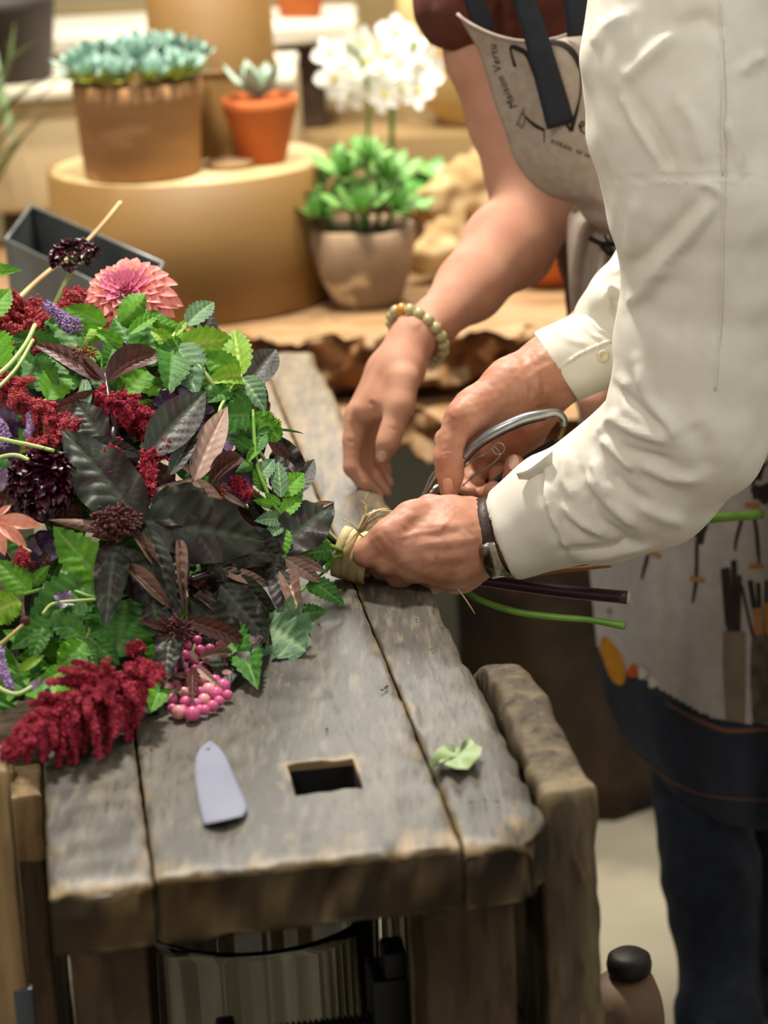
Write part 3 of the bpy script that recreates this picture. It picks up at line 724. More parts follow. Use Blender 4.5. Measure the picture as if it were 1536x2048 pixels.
for a, b, c_, w_ in [((-40, 330), (60, 210), (200, 92), .012), ((-40, 300), (40, 190), (150, 130), .010), ((-40, 380), (30, 290), (110, 200), .010), ((-30, 260), (60, 170), (170, 160), .009), ((-40, 420), (10, 330), (60, 255), .009), ((-30, 180), (30, 110), (90, 70), .008), ((-40, 340), (60, 260), (160, 175), .008), ((-50, 240), (10, 150), (30, 40), .007)]:
    strap_leaf('leaf', [at(a[0]-60, a[1]+40, 3.62), at(*a, 3.60), at(*b, 3.58), at(*c_, 3.56)], w_, M['gl'], gp, 12)
tp = at(600, 10, 4.2); 
pot('orange_clay_pot', (tp[0], 4.2, zs+.001), .042, .034, .05, M['terracotta'], 'orange terracotta pot base on the whitewashed shelf at the very top')

# zinc box on the bench behind the flowers
A = atz(62, 412, .905); B = atz(325, 527, .905); D = atz(12, 480, .905); Cc = B+D-A
c0 = (A+B+Cc+D)/4
zb = root('zinc_box', (c0[0], c0[1], .751), 'open grey zinc box on the bench behind the pink dahlia', 'box')
def wallp(p, q, t=.0015, z0=.752, zt=.905):
    p = p[:2]; q = q[:2]; d = q-p; n_ = np.array([-d[1], d[0]])/np.linalg.norm(d)*t
    P_ = [p-n_, q-n_, q+n_, p+n_]; V = [(a[0], a[1], z0) for a in P_]+[(a[0], a[1], zt) for a in P_]
    return np.array(V), [(3, 2, 1, 0), (4, 5, 6, 7), (0, 1, 5, 4), (2, 3, 7, 6), (1, 2, 6, 5), (3, 0, 4, 7)]
for a, b in ((A, B), (B, Cc), (Cc, D), (D, A)):
    mesh('side_panel', *wallp(a, b), M['zinc'], zb, False)
    mesh('rim', *tube_geo([a, b], .0022, 8), M['zinc'], zb)
mesh('bottom', np.array([A, B, Cc, D])*[1, 1, 0]+[0, 0, .7535], [(0, 1, 2, 3)], M['zinc'], zb, False)

# ================================================================== people
M['skin_old'] = mat('ruddy_skin', 'c48f76', 'ad7359', 45, rough=.5, sss=.12, bump=.25, bscale=160, c3='ac6448', s3=34, t3=.68, spec=.4)
M['skin_young'] = mat('pale_skin', 'c4937a', 'b6826a', 25, rough=.6, sss=.12, bump=.06, bscale=200, spec=.2)
M['nail'] = mat('fingernail', 'd2a48c', 'dcb6a2', 60, rough=.3, coat=.3)
M['shirt'] = mat('white_cotton', 'dcd6c8', 'd6cfc0', 60, rough=.75, bump=.04, bscale=400, sheen=.1)
M['tshirt'] = mat('brown_cotton', '5c2a18', '4a2013', 30, rough=.85, bump=.1, bscale=200)
M['linen_apron'] = mat('natural_linen', 'a4968a', '978878', 90, (1, 1, 1), .9, .15, 350)
M['skirt_linen'] = mat('pale_grey_linen', 'bdb6b3', 'b2aaa6', 70, (1, 1, 1), .9, .12, 300)
M['navy'] = mat('dark_navy_tape', '171a22', '1d212b', 80, rough=.8, bump=.1, bscale=300)
M['jeans'] = mat('dark_denim', '141a28', '1d2536', 60, rough=.85, bump=.2, bscale=300, c3='2a3448', s3=14, t3=.63)

def J(x, y, Y, r): p = at(x, y, Y); return (p, r*mpp(p))
def sdf_mesh(name, chains, h, m, parent, lines=(), cuts=(), sm=2, amp=0, asc=.03, floor=None, wr=None):
    pts = np.array([p for c in chains for p, r in c[0]]); rm = max(r for c in chains for p, r in c[0])+.014
    s = SDF(pts.min(0)-rm, pts.max(0)+rm, h)
    for c in chains: s.chain(c[0], c[1], False, c[2] if len(c) > 2 else None)
    for c in cuts: s.chain(c[0], c[1], True)
    V, Q = s.surf(sm)
    if floor is not None: V[:, 2] = np.maximum(V[:, 2], floor)
    if amp: V = V+vnormals(V, Q)*(nz(V, asc, 3)*amp)[:, None]
    if lines: V = folds(V, vnormals(V, Q), lines)
    o = mesh(name, V, Q, m, parent)
    return o, BVHTree.FromPolygons(V.tolist(), Q.tolist())
def hit(bvh, x, y):
    d = ray(x, y); h_ = bvh.ray_cast(Vector(CAM), Vector(norm(d)))
    return (np.array(h_[0]), np.array(h_[1])) if h_[0] is not None else (None, None)
def nail(bvh, x, y, ang, L, W, parent):
    """nail plate bedded on the finger; ang = image direction of the tip, sizes in photo pixels"""
    P, n_ = hit(bvh, x, y)
    if P is None: return
    if n_@(P-CAM) > 0: n_ = -n_
    k = mpp(P); d = norm(_r*math.cos(math.radians(ang))+_u*math.sin(math.radians(ang))); d = norm(d-n_*(d@n_)); s = np.cross(n_, d)
    V = []; nu, nv = 8, 8; Fc = []
    for i in range(nu+1):
        u = i/nu*2-1
        for j in range(nv+1):
            v = j/nv*2-1; ww = W*(1-.28*max(0, u)**3-.45*max(0, -u)**4)
            V.append(P+d*(u*L*k*(1-.28*abs(v)**2.5))+s*v*ww*k-n_*(v*v*.45*W*k)+n_*(.0007-.0012*max(0, -u-.6)))
    for i in range(nu):
        for j in range(nv): a = i*(nv+1)+j; Fc.append((a, a+1, a+nv+2, a+nv+1))
    mesh('nail', np.array(V), Fc, M['nail'], parent)
def on_surf(bvh, pts, off=.0006):
    out = []
    for x, y in pts:
        P, n_ = hit(bvh, x, y)
        if P is None: continue
        if n_@(P-CAM) > 0: n_ = -n_
        out.append(P+n_*off)
    return out
def decal(name, bvh, V2, Fc, m, parent, off=.0009):
    """a printed shape laid on a cloth surface"""
    V = []; ok = []
    for x, y in V2:
        P, n_ = hit(bvh, x, y)
        if P is None: V.append((0, 0, 0)); ok.append(False); continue
        if n_@(P-CAM) > 0: n_ = -n_
        V.append(P+n_*off); ok.append(True)
    Fc = [f for f in Fc if all(ok[i] for i in f)]
    if not Fc: return None
    used = sorted({i for f in Fc for i in f}); mp = {a: b for b, a in enumerate(used)}
    return mesh(name, np.array([V[i] for i in used]), [tuple(mp[i] for i in f) for f in Fc], m, parent)
def stroke2(pts, wid, n=24):
    q = catmull(np.column_stack([np.asarray(pts, float), np.full(len(pts), wid) if np.isscalar(wid) else wid]), n)
    T = np.gradient(q[:, :2], axis=0); T /= np.linalg.norm(T, axis=1)[:, None]+1e-9; N2 = np.column_stack([-T[:, 1], T[:, 0]])
    V = []; Fc = []
    for i in range(n):
        for v in (-1, -.33, .33, 1): V.append(q[i, :2]+N2[i]*q[i, 2]*.5*v)
    for i in range(n-1):
        for j in range(3): a = i*4+j; Fc.append((a, a+1, a+5, a+4))
    return V, Fc
def patch2(poly, n=10):
    """fill of a 4-sided area given by left and right edge lines"""
    Lp, Rp = catmull(poly[0], n), catmull(poly[1], n); V = []; Fc = []; m_ = 8
    for i in range(n):
        for j in range(m_+1): V.append(Lp[i]*(1-j/m_)+Rp[i]*j/m_)
    for i in range(n-1):
        for j in range(m_): a = i*(m_+1)+j; Fc.append((a, a+1, a+m_+2, a+m_+1))
    return V, Fc
def blob2(cx, cy, rx, ry, ang=0, seed=0, wob=.15):
    V = [(cx, cy)]; Fc = []; c, s_ = math.cos(math.radians(ang)), math.sin(math.radians(ang)); rr_ = random.Random(seed)
    ph = rr_.random()*6
    for k_ in (.5, 1):
        for i in range(16):
            a = i/16*6.2832; f = k_*(1+wob*math.sin(3*a+ph)+wob*.6*math.sin(5*a+ph*2)); X, Y_ = rx*f*math.cos(a), ry*f*math.sin(a)
            V.append((cx+X*c-Y_*s_, cy+X*s_+Y_*c))
    for i in range(16):
        j = (i+1) % 16; Fc.append((0, 1+i, 1+j)); Fc.append((1+i, 17+i, 17+j, 1+j))
    return V, Fc
def solid_cloth(name, G, m, parent, th=.0012):
    """sheet from a grid of points (rows, cols, 3), given real thickness"""
    G = np.asarray(G); nr, nc = G.shape[:2]; V = G.reshape(-1, 3)
    Fc = [(i*nc+j, i*nc+j+1, (i+1)*nc+j+1, (i+1)*nc+j) for i in range(nr-1) for j in range(nc-1)]
    N_ = vnormals(V, np.array(Fc)); s_ = np.sign((N_*(CAM-V)).sum(1).mean()); B = V-N_*s_*th; k = len(V)
    F2 = [tuple(a+k for a in f[::-1]) for f in Fc]
    edge = [(0, j, 0, j+1) for j in range(nc-1)]+[(nr-1, j+1, nr-1, j) for j in range(nc-1)]+[(i+1, 0, i, 0) for i in range(nr-1)]+[(i, nc-1, i+1, nc-1) for i in range(nr-1)]
    for a, b, c, d in edge: p_, q_ = a*nc+b, c*nc+d; F2.append((p_, p_+k, q_+k, q_))
    o = mesh(name, np.vstack([V, B]), Fc+F2, m, parent)
    return o, BVHTree.FromPolygons(V.tolist(), Fc)

# ------------------------------------------------------------------ person in the white shirt
pa = root('person', (.62, 2.15, 0), 'person in a white button-cuff shirt gripping the bouquet and holding secateurs', 'person')
# left hand (holds the tie) and right hand (holds the secateurs), one skin mesh with forearms
lh = [
 ([J(1330, 960, 2.02, 80), J(1150, 1030, 2.02, 74), J(1040, 1062, 2.02, 66), J(985, 1070, 2.02, 64)], .01),
 ([J(985, 1064, 2.02, 55), J(900, 1045, 2.02, 50), J(845, 1035, 2.015, 38)], .012),
 ([J(985, 1080, 2.02, 50), J(895, 1085, 2.00, 54), J(815, 1092, 1.995, 42)], .012),
 ([J(990, 1090, 2.03, 44), J(905, 1115, 2.01, 54), J(835, 1120, 2.00, 46)], .012),
 ([J(990, 1100, 2.04, 38), J(915, 1130, 2.03, 52), J(860, 1140, 2.03, 42)], .012),
 # index
 ([J(822, 1035, 2.01, 35), J(778, 1072, 1.995, 33), J(735, 1104, 2.00, 27), J(722, 1120, 2.035, 22), J(738, 1125, 2.06, 19)], .006),
 ([J(805, 1092, 1.995, 36), J(775, 1118, 2.00, 30), J(768, 1135, 2.03, 25), J(790, 1130, 2.06, 22)], .005),
 ([J(825, 1125, 2.00, 38), J(800, 1150, 2.015, 27), J(810, 1158, 2.045, 23), J(835, 1145, 2.07, 21)], .005),
 ([J(862, 1142, 2.02, 36), J(852, 1166, 2.04, 22), J(868, 1165, 2.06, 20), J(890, 1150, 2.08, 18)], .005),
 # thumb on the far side
 ([J(940, 1030, 2.05, 38), J(860, 1022, 2.05, 30), J(800, 1045, 2.06, 24), J(755, 1085, 2.07, 19)], .008),
]
rh = [
 ([J(1330, 600, 2.22, 80), J(1200, 680, 2.18, 72), J(1108, 735, 2.15, 66)], .012),
 # thumb: thenar, proximal, tip
 ([J(1108, 728, 2.15, 60), J(1025, 772, 2.13, 54), J(950, 822, 2.11, 42), J(925, 842, 2.10, 36)], .012),
 ([J(925, 838, 2.10, 36), J(905, 880, 2.095, 29), J(898, 915, 2.09, 30), J(900, 950, 2.085, 26), J(899, 980, 2.085, 20)], .005),
 # palm and metacarpals behind the handle
 ([J(1120, 755, 2.16, 55), J(1060, 820, 2.17, 48), J(1030, 880, 2.19, 42)], .012),
 ([J(1110, 745, 2.17, 55), J(1020, 810, 2.18, 46), J(975, 870, 2.20, 38)], .012),
 ([J(1060, 830, 2.17, 38), J(1045, 900, 2.195, 32)], .012),
 ([J(1000, 850, 2.18, 42), J(965, 900, 2.20, 34)], .012),
 # index behind thumb, seen left of it
 ([J(960, 840, 2.19, 34), J(893, 880, 2.16, 23), J(893, 925, 2.15, 20), J(918, 965, 2.14, 18), J(940, 983, 2.125, 15)], .004),
 # middle, ring, little: curl round the lower handle, tips towards the camera
 ([J(970, 900, 2.205, 30), J(945, 960, 2.19, 22), J(962, 1000, 2.14, 21), J(988, 980, 2.105, 19)], .004),
 ([J(1005, 900, 2.205, 30), J(1000, 985, 2.19, 22), J(1022, 985, 2.13, 22), J(1029, 928, 2.105, 20)], .003),
 ([J(1040, 890, 2.205, 28), J(1048, 965, 2.19, 19), J(1062, 975, 2.14, 19), J(1064, 932, 2.12, 16)], .003),
]
skinlines = [
 # left hand: tendons, veins, knuckles
 ([(965, 1040), (900, 1050), (850, 1052)], 7, .0012), ([(970, 1075), (900, 1085), (820, 1092)], 7, .0016), ([(950, 1110), (880, 1118), (830, 1120)], 8, .0012),
 ([(930, 1062), (880, 1070), (840, 1072)], 8, -.0012), ([(930, 1100), (880, 1103), (845, 1106)], 7, -.0010),
 ([(905, 1030), (880, 1060), (830, 1068), (790, 1078)], 4, .0012), ([(800, 1055), (812, 1040), (836, 1026)], 10, .0018),
 ([(785, 1100), (800, 1112), (812, 1128)], 9, .0014), ([(752, 1075), (762, 1090), (770, 1102)], 4, -.0010), ([(742, 1084), (750, 1097), (757, 1107)], 3, -.0008),
 ([(765, 1062), (775, 1078), (785, 1092)], 3, -.0008), ([(800, 1140), (835, 1158), (880, 1172)], 8, -.0012),
 # right hand: wrist creases, thenar wrinkles, thumb knuckle
 ([(1064, 700), (1085, 745), (1092, 790)], 5, -.0016), ([(1045, 715), (1062, 765), (1062, 805)], 4, -.0013), ([(1020, 730), (1040, 775), (1040, 815)], 4, -.0012),
 ([(1000, 750), (1020, 790), (1018, 825)], 3.5, -.001), ([(1055, 708), (1074, 755), (1077, 798)], 5, .0014), ([(1033, 720), (1052, 770), (1051, 810)], 4, .0011),
 ([(1100, 700), (1070, 720), (1040, 740)], 6, .0014), ([(1110, 725), (1080, 740), (1050, 760)], 5, .001),
 ([(880, 905), (900, 900), (918, 908)], 3, -.0009), ([(880, 914), (898, 910), (916, 917)], 3, -.0009), ([(882, 923), (900, 920), (918, 926)], 3, -.0008),
 ([(935, 800), (915, 815), (900, 838)], 12, .0012), ([(925, 885), (918, 900), (915, 915)], 3, -.0009),
]
skinlines = [(a, b*1.15, c*.72) for a, b, c in skinlines]
body_a, bvA = sdf_mesh('body', lh+rh, .0016, M['skin_old'], pa, skinlines, amp=.00015, asc=.012)
nail(bvA, 896, 972, -92, 20, 13, body_a)
nail(bvA, 1026, 924, 80, 15, 11, body_a)
# trousers and torso outside the frame
M['trouser'] = mat('grey_trouser', '3a3835', '46433f', 40, rough=.9)
def Wc(rows): return [(np.array(r_[:3], float), r_[3]) for r_ in rows]
sdf_mesh('trousers', [(Wc([(.66, 2.3, .90, .15), (.62, 2.2, .78, .15)]), .03), (Wc([(.66, 2.3, .86, .12), (.62, 2.33, .48, .08), (.64, 2.36, .08, .055)]), .02), (Wc([(.60, 2.12, .84, .12), (.56, 2.08, .48, .08), (.60, 2.1, .08, .055)]), .02)], .008, M['trouser'], pa, floor=.07)
M['shoe'] = mat('black_shoe', '161412', rough=.5)
for (x_, y_) in ((.64, 2.36), (.60, 2.1)):
    sdf_mesh('shoe', [(Wc([(x_+.03, y_, .05, .042), (x_-.08, y_-.01, .04, .04), (x_-.16, y_-.01, .032, .032)]), .02)], .005, M['shoe'], pa, floor=.001)

# shirt: near sleeve with shoulder, one sewn piece; far sleeve with its cuff
Z6 = lambda L_: [(1000+x/2.56, 500+y/2.56) for x, y in L_]
Z2 = lambda L_: [(600+x/1.641, y/1.641) for x, y in L_]
fl_ = []
for L_, w_, h_ in [
 ([(700, 560), (760, 760), (860, 900), (910, 975)], 12, .0055), ([(540, 850), (700, 930), (880, 985)], 9, .005), ([(510, 950), (620, 1050), (700, 1135)], 11, .006),
 ([(470, 1060), (520, 1180), (585, 1260)], 10, .0055), ([(690, 1080), (860, 1160), (1045, 1180)], 12, .005), ([(340, 1020), (330, 1180), (385, 1290)], 12, .006),
 ([(420, 1130), (560, 1290), (720, 1430)], 12, .006), ([(290, 1290), (420, 1400), (570, 1460)], 10, .005), ([(240, 1180), (250, 1320), (300, 1450)], 9, .004),
 ([(620, 830), (560, 870), (500, 950)], 10, .005), ([(560, 560), (590, 640), (680, 720)], 12, .004), ([(700, 1290), (840, 1370), (960, 1400)], 14, .004),
 ([(360, 1590), (560, 1570), (820, 1500)], 7, .004), ([(880, 60), (760, 200), (640, 290)], 14, .006), ([(980, 880), (1040, 1000), (1060, 1160)], 22, -.004),
 ([(600, 700), (760, 860), (860, 930)], 9, -.005), ([(600, 1010), (700, 1040), (900, 1090)], 9, -.004), ([(560, 1130), (640, 1220), (800, 1330)], 12, -.005),
 ([(430, 1250), (520, 1400), (680, 1500)], 10, -.004), ([(400, 1080), (440, 1220), (500, 1320)], 9, -.004), ([(270, 1230), (330, 1380), (450, 1470)], 8, -.003),
 ([(300, 1540), (500, 1530), (700, 1480)], 7, -.004)]:
    fl_.append((Z6(L_), w_, h_))
for L_, w_, h_ in [
 ([(1060, 270), (1130, 200), (1250, 90)], 16, .006), ([(1050, 290), (1100, 400), (1200, 560)], 10, .004), ([(960, 160), (1000, 90), (1090, 40)], 14, .005),
 ([(1100, 320), (1180, 460), (1230, 560)], 14, -.005), ([(1390, 380), (1430, 480), (1450, 570)], 8, .004), ([(1310, 600), (1350, 610), (1375, 640)], 9, .005),
 ([(1375, 640), (1250, 800), (1090, 960)], 14, .006), ([(1330, 640), (1180, 800), (1060, 900)], 16, -.004), ([(1100, 640), (1090, 760), (1070, 870)], 14, .004),
 ([(1430, 250), (1480, 200), (1536, 180)], 12, .004), ([(1200, 100), (1330, 60), (1400, 120)], 18, -.004), ([(1230, 300), (1300, 420), (1330, 560)], 16, .004)]:
    fl_.append((Z2(L_), w_, h_))
fl_ += [([(1437, -20), (1441, 150), (1443, 400), (1436, 600), (1424, 800)], 3.5, .0022), ([(1447, -20), (1451, 150), (1453, 400), (1446, 600), (1434, 800)], 4, -.0015),
        ([(1205, 362), (1330, 356), (1440, 352), (1560, 362)], 3, -.002), ([(1205, 368), (1330, 362), (1440, 358), (1560, 368)], 3, .0012),
        ([(1082, 905), (1085, 1000), (1120, 1090), (1142, 1125)], 3.5, -.0028), ([(1091, 905), (1094, 1000), (1128, 1090), (1150, 1122)], 4, .002)]
sl = [
 ([J(1400, -60, 2.02, 215), J(1372, 110, 2.00, 203), J(1385, 240, 1.99, 205), J(1410, 380, 1.98, 195), J(1415, 520, 1.98, 168), J(1395, 690, 1.98, 158), J(1375, 800, 1.98, 158)], .012),
 ([J(1480, 300, 2.02, 190), J(1500, 500, 2.02, 170), J(1450, 720, 2.0, 150), J(1395, 850, 1.985, 145)], .012),
 ([J(1375, 850, 1.985, 158), J(1290, 950, 2.0, 146), J(1210, 995, 2.01, 127), J(1120, 1016, 2.015, 112), J(1052, 1056, 2.02, 88), J(1022, 1072, 2.02, 82), J(995, 1080, 2.02, 82)], .014),
 ([J(1260, 890, 2.0, 60), J(1165, 945, 2.01, 68)], .02),
 ([J(1560, -160, 2.06, 300), J(1760, 120, 2.15, 360), J(1900, 500, 2.25, 380), J(1960, 800, 2.3, 360)], .03),
]
# the cuff mouth is cut flat and hollowed
cutA = []
sA = SDF(np.min([p-r_ for c in sl for p, r_ in c[0]], 0)-.01, np.max([p+r_ for c in sl for p, r_ in c[0]], 0)+.01, .0045)
for c in sl: sA.chain(c[0], c[1])
def plane_cut(s, P, n_, inner=None):
    ax = [s.lo[i]+s.h*np.arange(s.n[i]) for i in range(3)]
    X, Y, Z = np.meshgrid(*ax, indexing='ij', sparse=True)
    d = (X-P[0])*n_[0]+(Y-P[1])*n_[1]+(Z-P[2])*n_[2]
    near = ((X-P[0])**2+(Y-P[1])**2+(Z-P[2])**2) < .085**2
    s.D = np.where(near, np.maximum(s.D, d), s.D).astype(np.float32)
def fine_sleeve(name, chains, P, n_, hollow, h, lines, parent, sm=2):
    pts = [(p, r_) for c in chains for p, r_ in c[0]]
    s = SDF(np.min([p-r_ for p, r_ in pts], 0)-.01, np.max([p+r_ for p, r_ in pts], 0)+.01, h)
    for c in chains: s.chain(c[0], c[1], False, c[2] if len(c) > 2 else None)
    plane_cut(s, P, n_)
    for c in hollow: s.chain(c, .0005, True)
    V, Q = s.surf(sm); N_ = vnormals(V, Q)
    V = V+N_*(nz(V, .11, 5)*.0012+nz(V, .05, 9)*.0006)[:, None]
    V = folds(V, vnormals(V, Q), lines)
    return mesh(name, V, Q, M['shirt'], parent), BVHTree.FromPolygons(V.tolist(), Q.tolist())
cP = at(1004, 1073, 2.02); cN = norm(at(985, 1085, 2.02)-at(1080, 1035, 2.02)); cN = norm(cN+_r*.0)
# plane tilted so that its edge runs from (985,995) to (1033,1160)
e_ = norm(at(1035, 1160, 2.02)-at(984, 995, 2.02)); cN = norm(np.cross(e_, norm(cP-CAM))); cN = cN if cN@(at(900, 1073, 2.02)-cP) > 0 else -cN
cN = norm(cN-.18*norm(CAM-cP))
shirt, bvS = fine_sleeve('shirt', sl, cP, cN, [[J(900, 1105, 2.02, 70), J(1050, 1058, 2.02, 70)]], .0032, fl_, pa)
# seams stitched on the shirt
for pts in ([(1440, 2), (1444, 150), (1446, 350)], [(1446, 352), (1441, 600), (1430, 780)]):
    q = on_surf(bvS, catmull(pts, 40), .0003)
    if len(q) > 3: mesh('seam', *tube_geo(q, .0008, 6), M['shirt'], shirt)
# placket tab on the near sleeve
M['button'] = mat('cream_button', 'd5c8a6', rough=.35)
tabg = [at(*p, Y_) for p, Y_ in (((1032, 948), 2.012), ((1095, 932), 2.0))]
G = []
for (xa, ya), (xb, yb) in zip(catmull([(1033, 948), (1060, 938), (1105, 903)], 8), catmull([(1038, 959), (1065, 958), (1105, 938)], 8)):
    G.append([at(xa*(1-t)+xb*t, ya*(1-t)+yb*t, 1.985+.006*t) for t in (0, .33, .67, 1)])
solid_cloth('placket', G, M['shirt'], shirt)

# far sleeve with cuff
eN = norm(at(1153, 800, 2.15)-at(1066, 662, 2.15)); fP = at(1110, 732, 2.15); fN = norm(np.cross(eN, norm(fP-CAM))); fN = fN if fN@(at(1000, 800, 2.15)-fP) > 0 else -fN
cuffc = [([J(1040, 770, 2.15, 84), J(1130, 725, 2.155, 80), J(1215, 680, 2.165, 83)], .004)]
fcuff, bvC = fine_sleeve('cuff', cuffc, fP, fN, [[J(1000, 790, 2.15, 73), J(1110, 735, 2.153, 70), J(1150, 714, 2.157, 60)]], .0015,
    [([(1120, 735), (1160, 708), (1205, 688), (1240, 676)], 2.5, .002), ([(1118, 742), (1158, 715), (1203, 695), (1240, 683)], 3, -.0015), ([(1082, 668), (1125, 640), (1180, 606)], 2.0, -.0007),
     ([(1100, 655), (1140, 680), (1180, 690)], 8, .0015), ([(1180, 640), (1200, 660), (1225, 668)], 4, .0018), ([(1165, 650), (1185, 670), (1205, 680)], 4, .0015)], pa, 1)
fs, bvF = sdf_mesh('far_sleeve', [([J(1235, 655, 2.17, 88), J(1260, 628, 2.18, 98), J(1330, 560, 2.21, 108), J(1420, 440, 2.24, 120), J(1520, 200, 2.25, 150), J(1640, -40, 2.25, 180)], .012),
    ([J(1213, 600, 2.15, 36), J(1260, 570, 2.16, 50)], .012)], .003, M['shirt'], pa,
    [([(1225, 640), (1212, 590), (1222, 572), (1245, 585), (1262, 625)], 4.5, .005), ([(1236, 640), (1228, 600), (1240, 598)], 5, -.006), ([(1195, 560), (1225, 545), (1255, 535)], 6, .003)], amp=.001, asc=.06)
P, n_ = hit(bvC, 1206, 712)
if P is not None:
    bt = lathe_geo([(0, .0006), (.002, .0006), (.0026, .0016), (.0052, .0018), (.0056, .001), (.0054, 0)], 24)
    if n_@(P-CAM) > 0: n_ = -n_
    R3 = np.array(Vector(n_).to_track_quat('Z', 'Y').to_matrix()); mesh('button', bt[0]@R3.T+P, bt[1], M['button'], fcuff)

# wristwatch
def band(name, c, ax, ra, rb, wd, th, a0, a1, m, parent, ref, n=60, closed=False):
    """curved strap: part of an elliptical ring about axis ax"""
    ax = norm(ax); u_ = norm(ref-ax*(ref@ax)); v_ = np.cross(ax, u_); V = []; Fc = []
    sec = [(-wd/2, 0), (-wd/2*.9, th), (wd/2*.9, th), (wd/2, 0)]
    for i in range(n+1):
        a = a0+(a1-a0)*i/n
        for s_, t_ in sec: V.append(c+ax*s_+u_*math.cos(a)*(ra+t_)+v_*math.sin(a)*(rb+t_))
    for i in range(n):
        for j in range(4): j2 = (j+1) % 4; Fc.append((i*4+j, i*4+j2, (i+1)*4+j2, (i+1)*4+j))
    Fc += [(3, 2, 1, 0), tuple(n*4+j for j in range(4))]
    return mesh(name, np.array(V), Fc, m, parent)
M['strap'] = mat('brown_leather', '2a1812', '3a221a', 50, rough=.5, bump=.4, bscale=200)
M['steel'] = mat('polished_steel', 'a9a49a', rough=.22, metal=1)
wc = at(987, 1072, 2.02); wax = at(880, 1098, 2.02)-at(1110, 1030, 2.02)
e2 = norm(at(1015, 1140, 2.02)-at(983, 998, 2.02)); wax = np.cross(e2, norm(wc-CAM)); wax = norm(wax-.22*norm(CAM-wc)*(1 if wax@_r < 0 else -1))
watch = root('wristwatch', wc, 'wristwatch with dark brown strap and steel case at the white shirt cuff', 'watch')
wr_ = 75*mpp(wc)
band('strap', wc, wax, wr_, wr_, .0145, .0022, -2.3, 3.0, M['strap'], watch, _u)
band('case', wc, wax, wr_+.0005, wr_+.0005, .0165, .0035, -.75, .9, M['steel'], watch, -_u*.8+norm(CAM-wc)*.62, n=16)
band('buckle', wc, wax, wr_+.0008, wr_+.0008, .0150, .0028, -.10, 0.02, M['steel'], watch, -_u*.8+norm(CAM-wc)*.62, n=4)

# ------------------------------------------------------------------ secateurs
sec = root('secateurs', at(995, 900, 2.12), 'silver pruning secateurs with a wire spring and curved handles held in the right hand', 'secateurs')
M['alu'] = mat('brushed_aluminium', 'a4a6a6', '8f9191', 90, rough=.28, metal=.95)
M['dark_alu'] = mat('dark_handle', '2b2b2c', rough=.35, metal=.6)
M['brass'] = mat('brass', 'b08a3c', rough=.35, metal=.9)
def sp_(rows): return [at(x, y, Y_) for x, y, Y_ in rows]
hp = sp_([(928, 915, 2.085), (952, 888, 2.083), (992, 862, 2.08), (1045, 838, 2.08), (1090, 828, 2.082), (1112, 826, 2.085), (1126, 836, 2.088), (1128, 852, 2.09)])
tube('upper_handle', hp, [.0034, .0042, .0046, .0046, .0042, .0036, .0034, .003], M['alu'], sec, 14, 50)
tube('handle_liner', [p+np.array([0, .004, -.0035]) for p in hp[:5]], [.0035, .004, .004, .004, .003], M['dark_alu'], sec, 10, 30)
tube('lower_handle', sp_([(870, 985, 2.12), (905, 1002, 2.135), (950, 993, 2.145), (985, 972, 2.15), (1010, 952, 2.15), (1045, 926, 2.15), (1085, 900, 2.145), (1115, 880, 2.13)]), [.003, .0045, .005, .005, .0045, .0045, .004, .003], M['dark_alu'], sec, 12, 50)
tube('blade', sp_([(842, 998, 2.09), (856, 978, 2.09), (872, 950, 2.09), (900, 930, 2.088), (930, 915, 2.086)]), [.0012, .003, .0040, .004, .0036], M['alu'], sec, 12, 30, )
tube('counter_blade', sp_([(835, 1005, 2.10), (852, 992, 2.10), (880, 975, 2.105), (905, 985, 2.12)]), [.001, .0028, .0036, .003], M['steel'], sec, 10, 24)
tube('catch_strap', sp_([(1127, 850, 2.09), (1125, 862, 2.10), (1118, 877, 2.118)]), .0026, M['brass'], sec, 8, 12, flat=.45)
q = [(925, 938, 2.09), (950, 918, 2.088), (970, 908, 2.088), (985, 893, 2.087)]
for i in range(15):
    a = math.radians(150-i*51.4); q.append((997+12*math.cos(a), 897-12*math.sin(a), 2.087+.0009*i*.5))
q += [(1000, 911, 2.094), (975, 935, 2.096), (950, 950, 2.10), (925, 972, 2.105)]
tube('spring', sp_(q), .0006, M['alu'], sec, 6, 120)

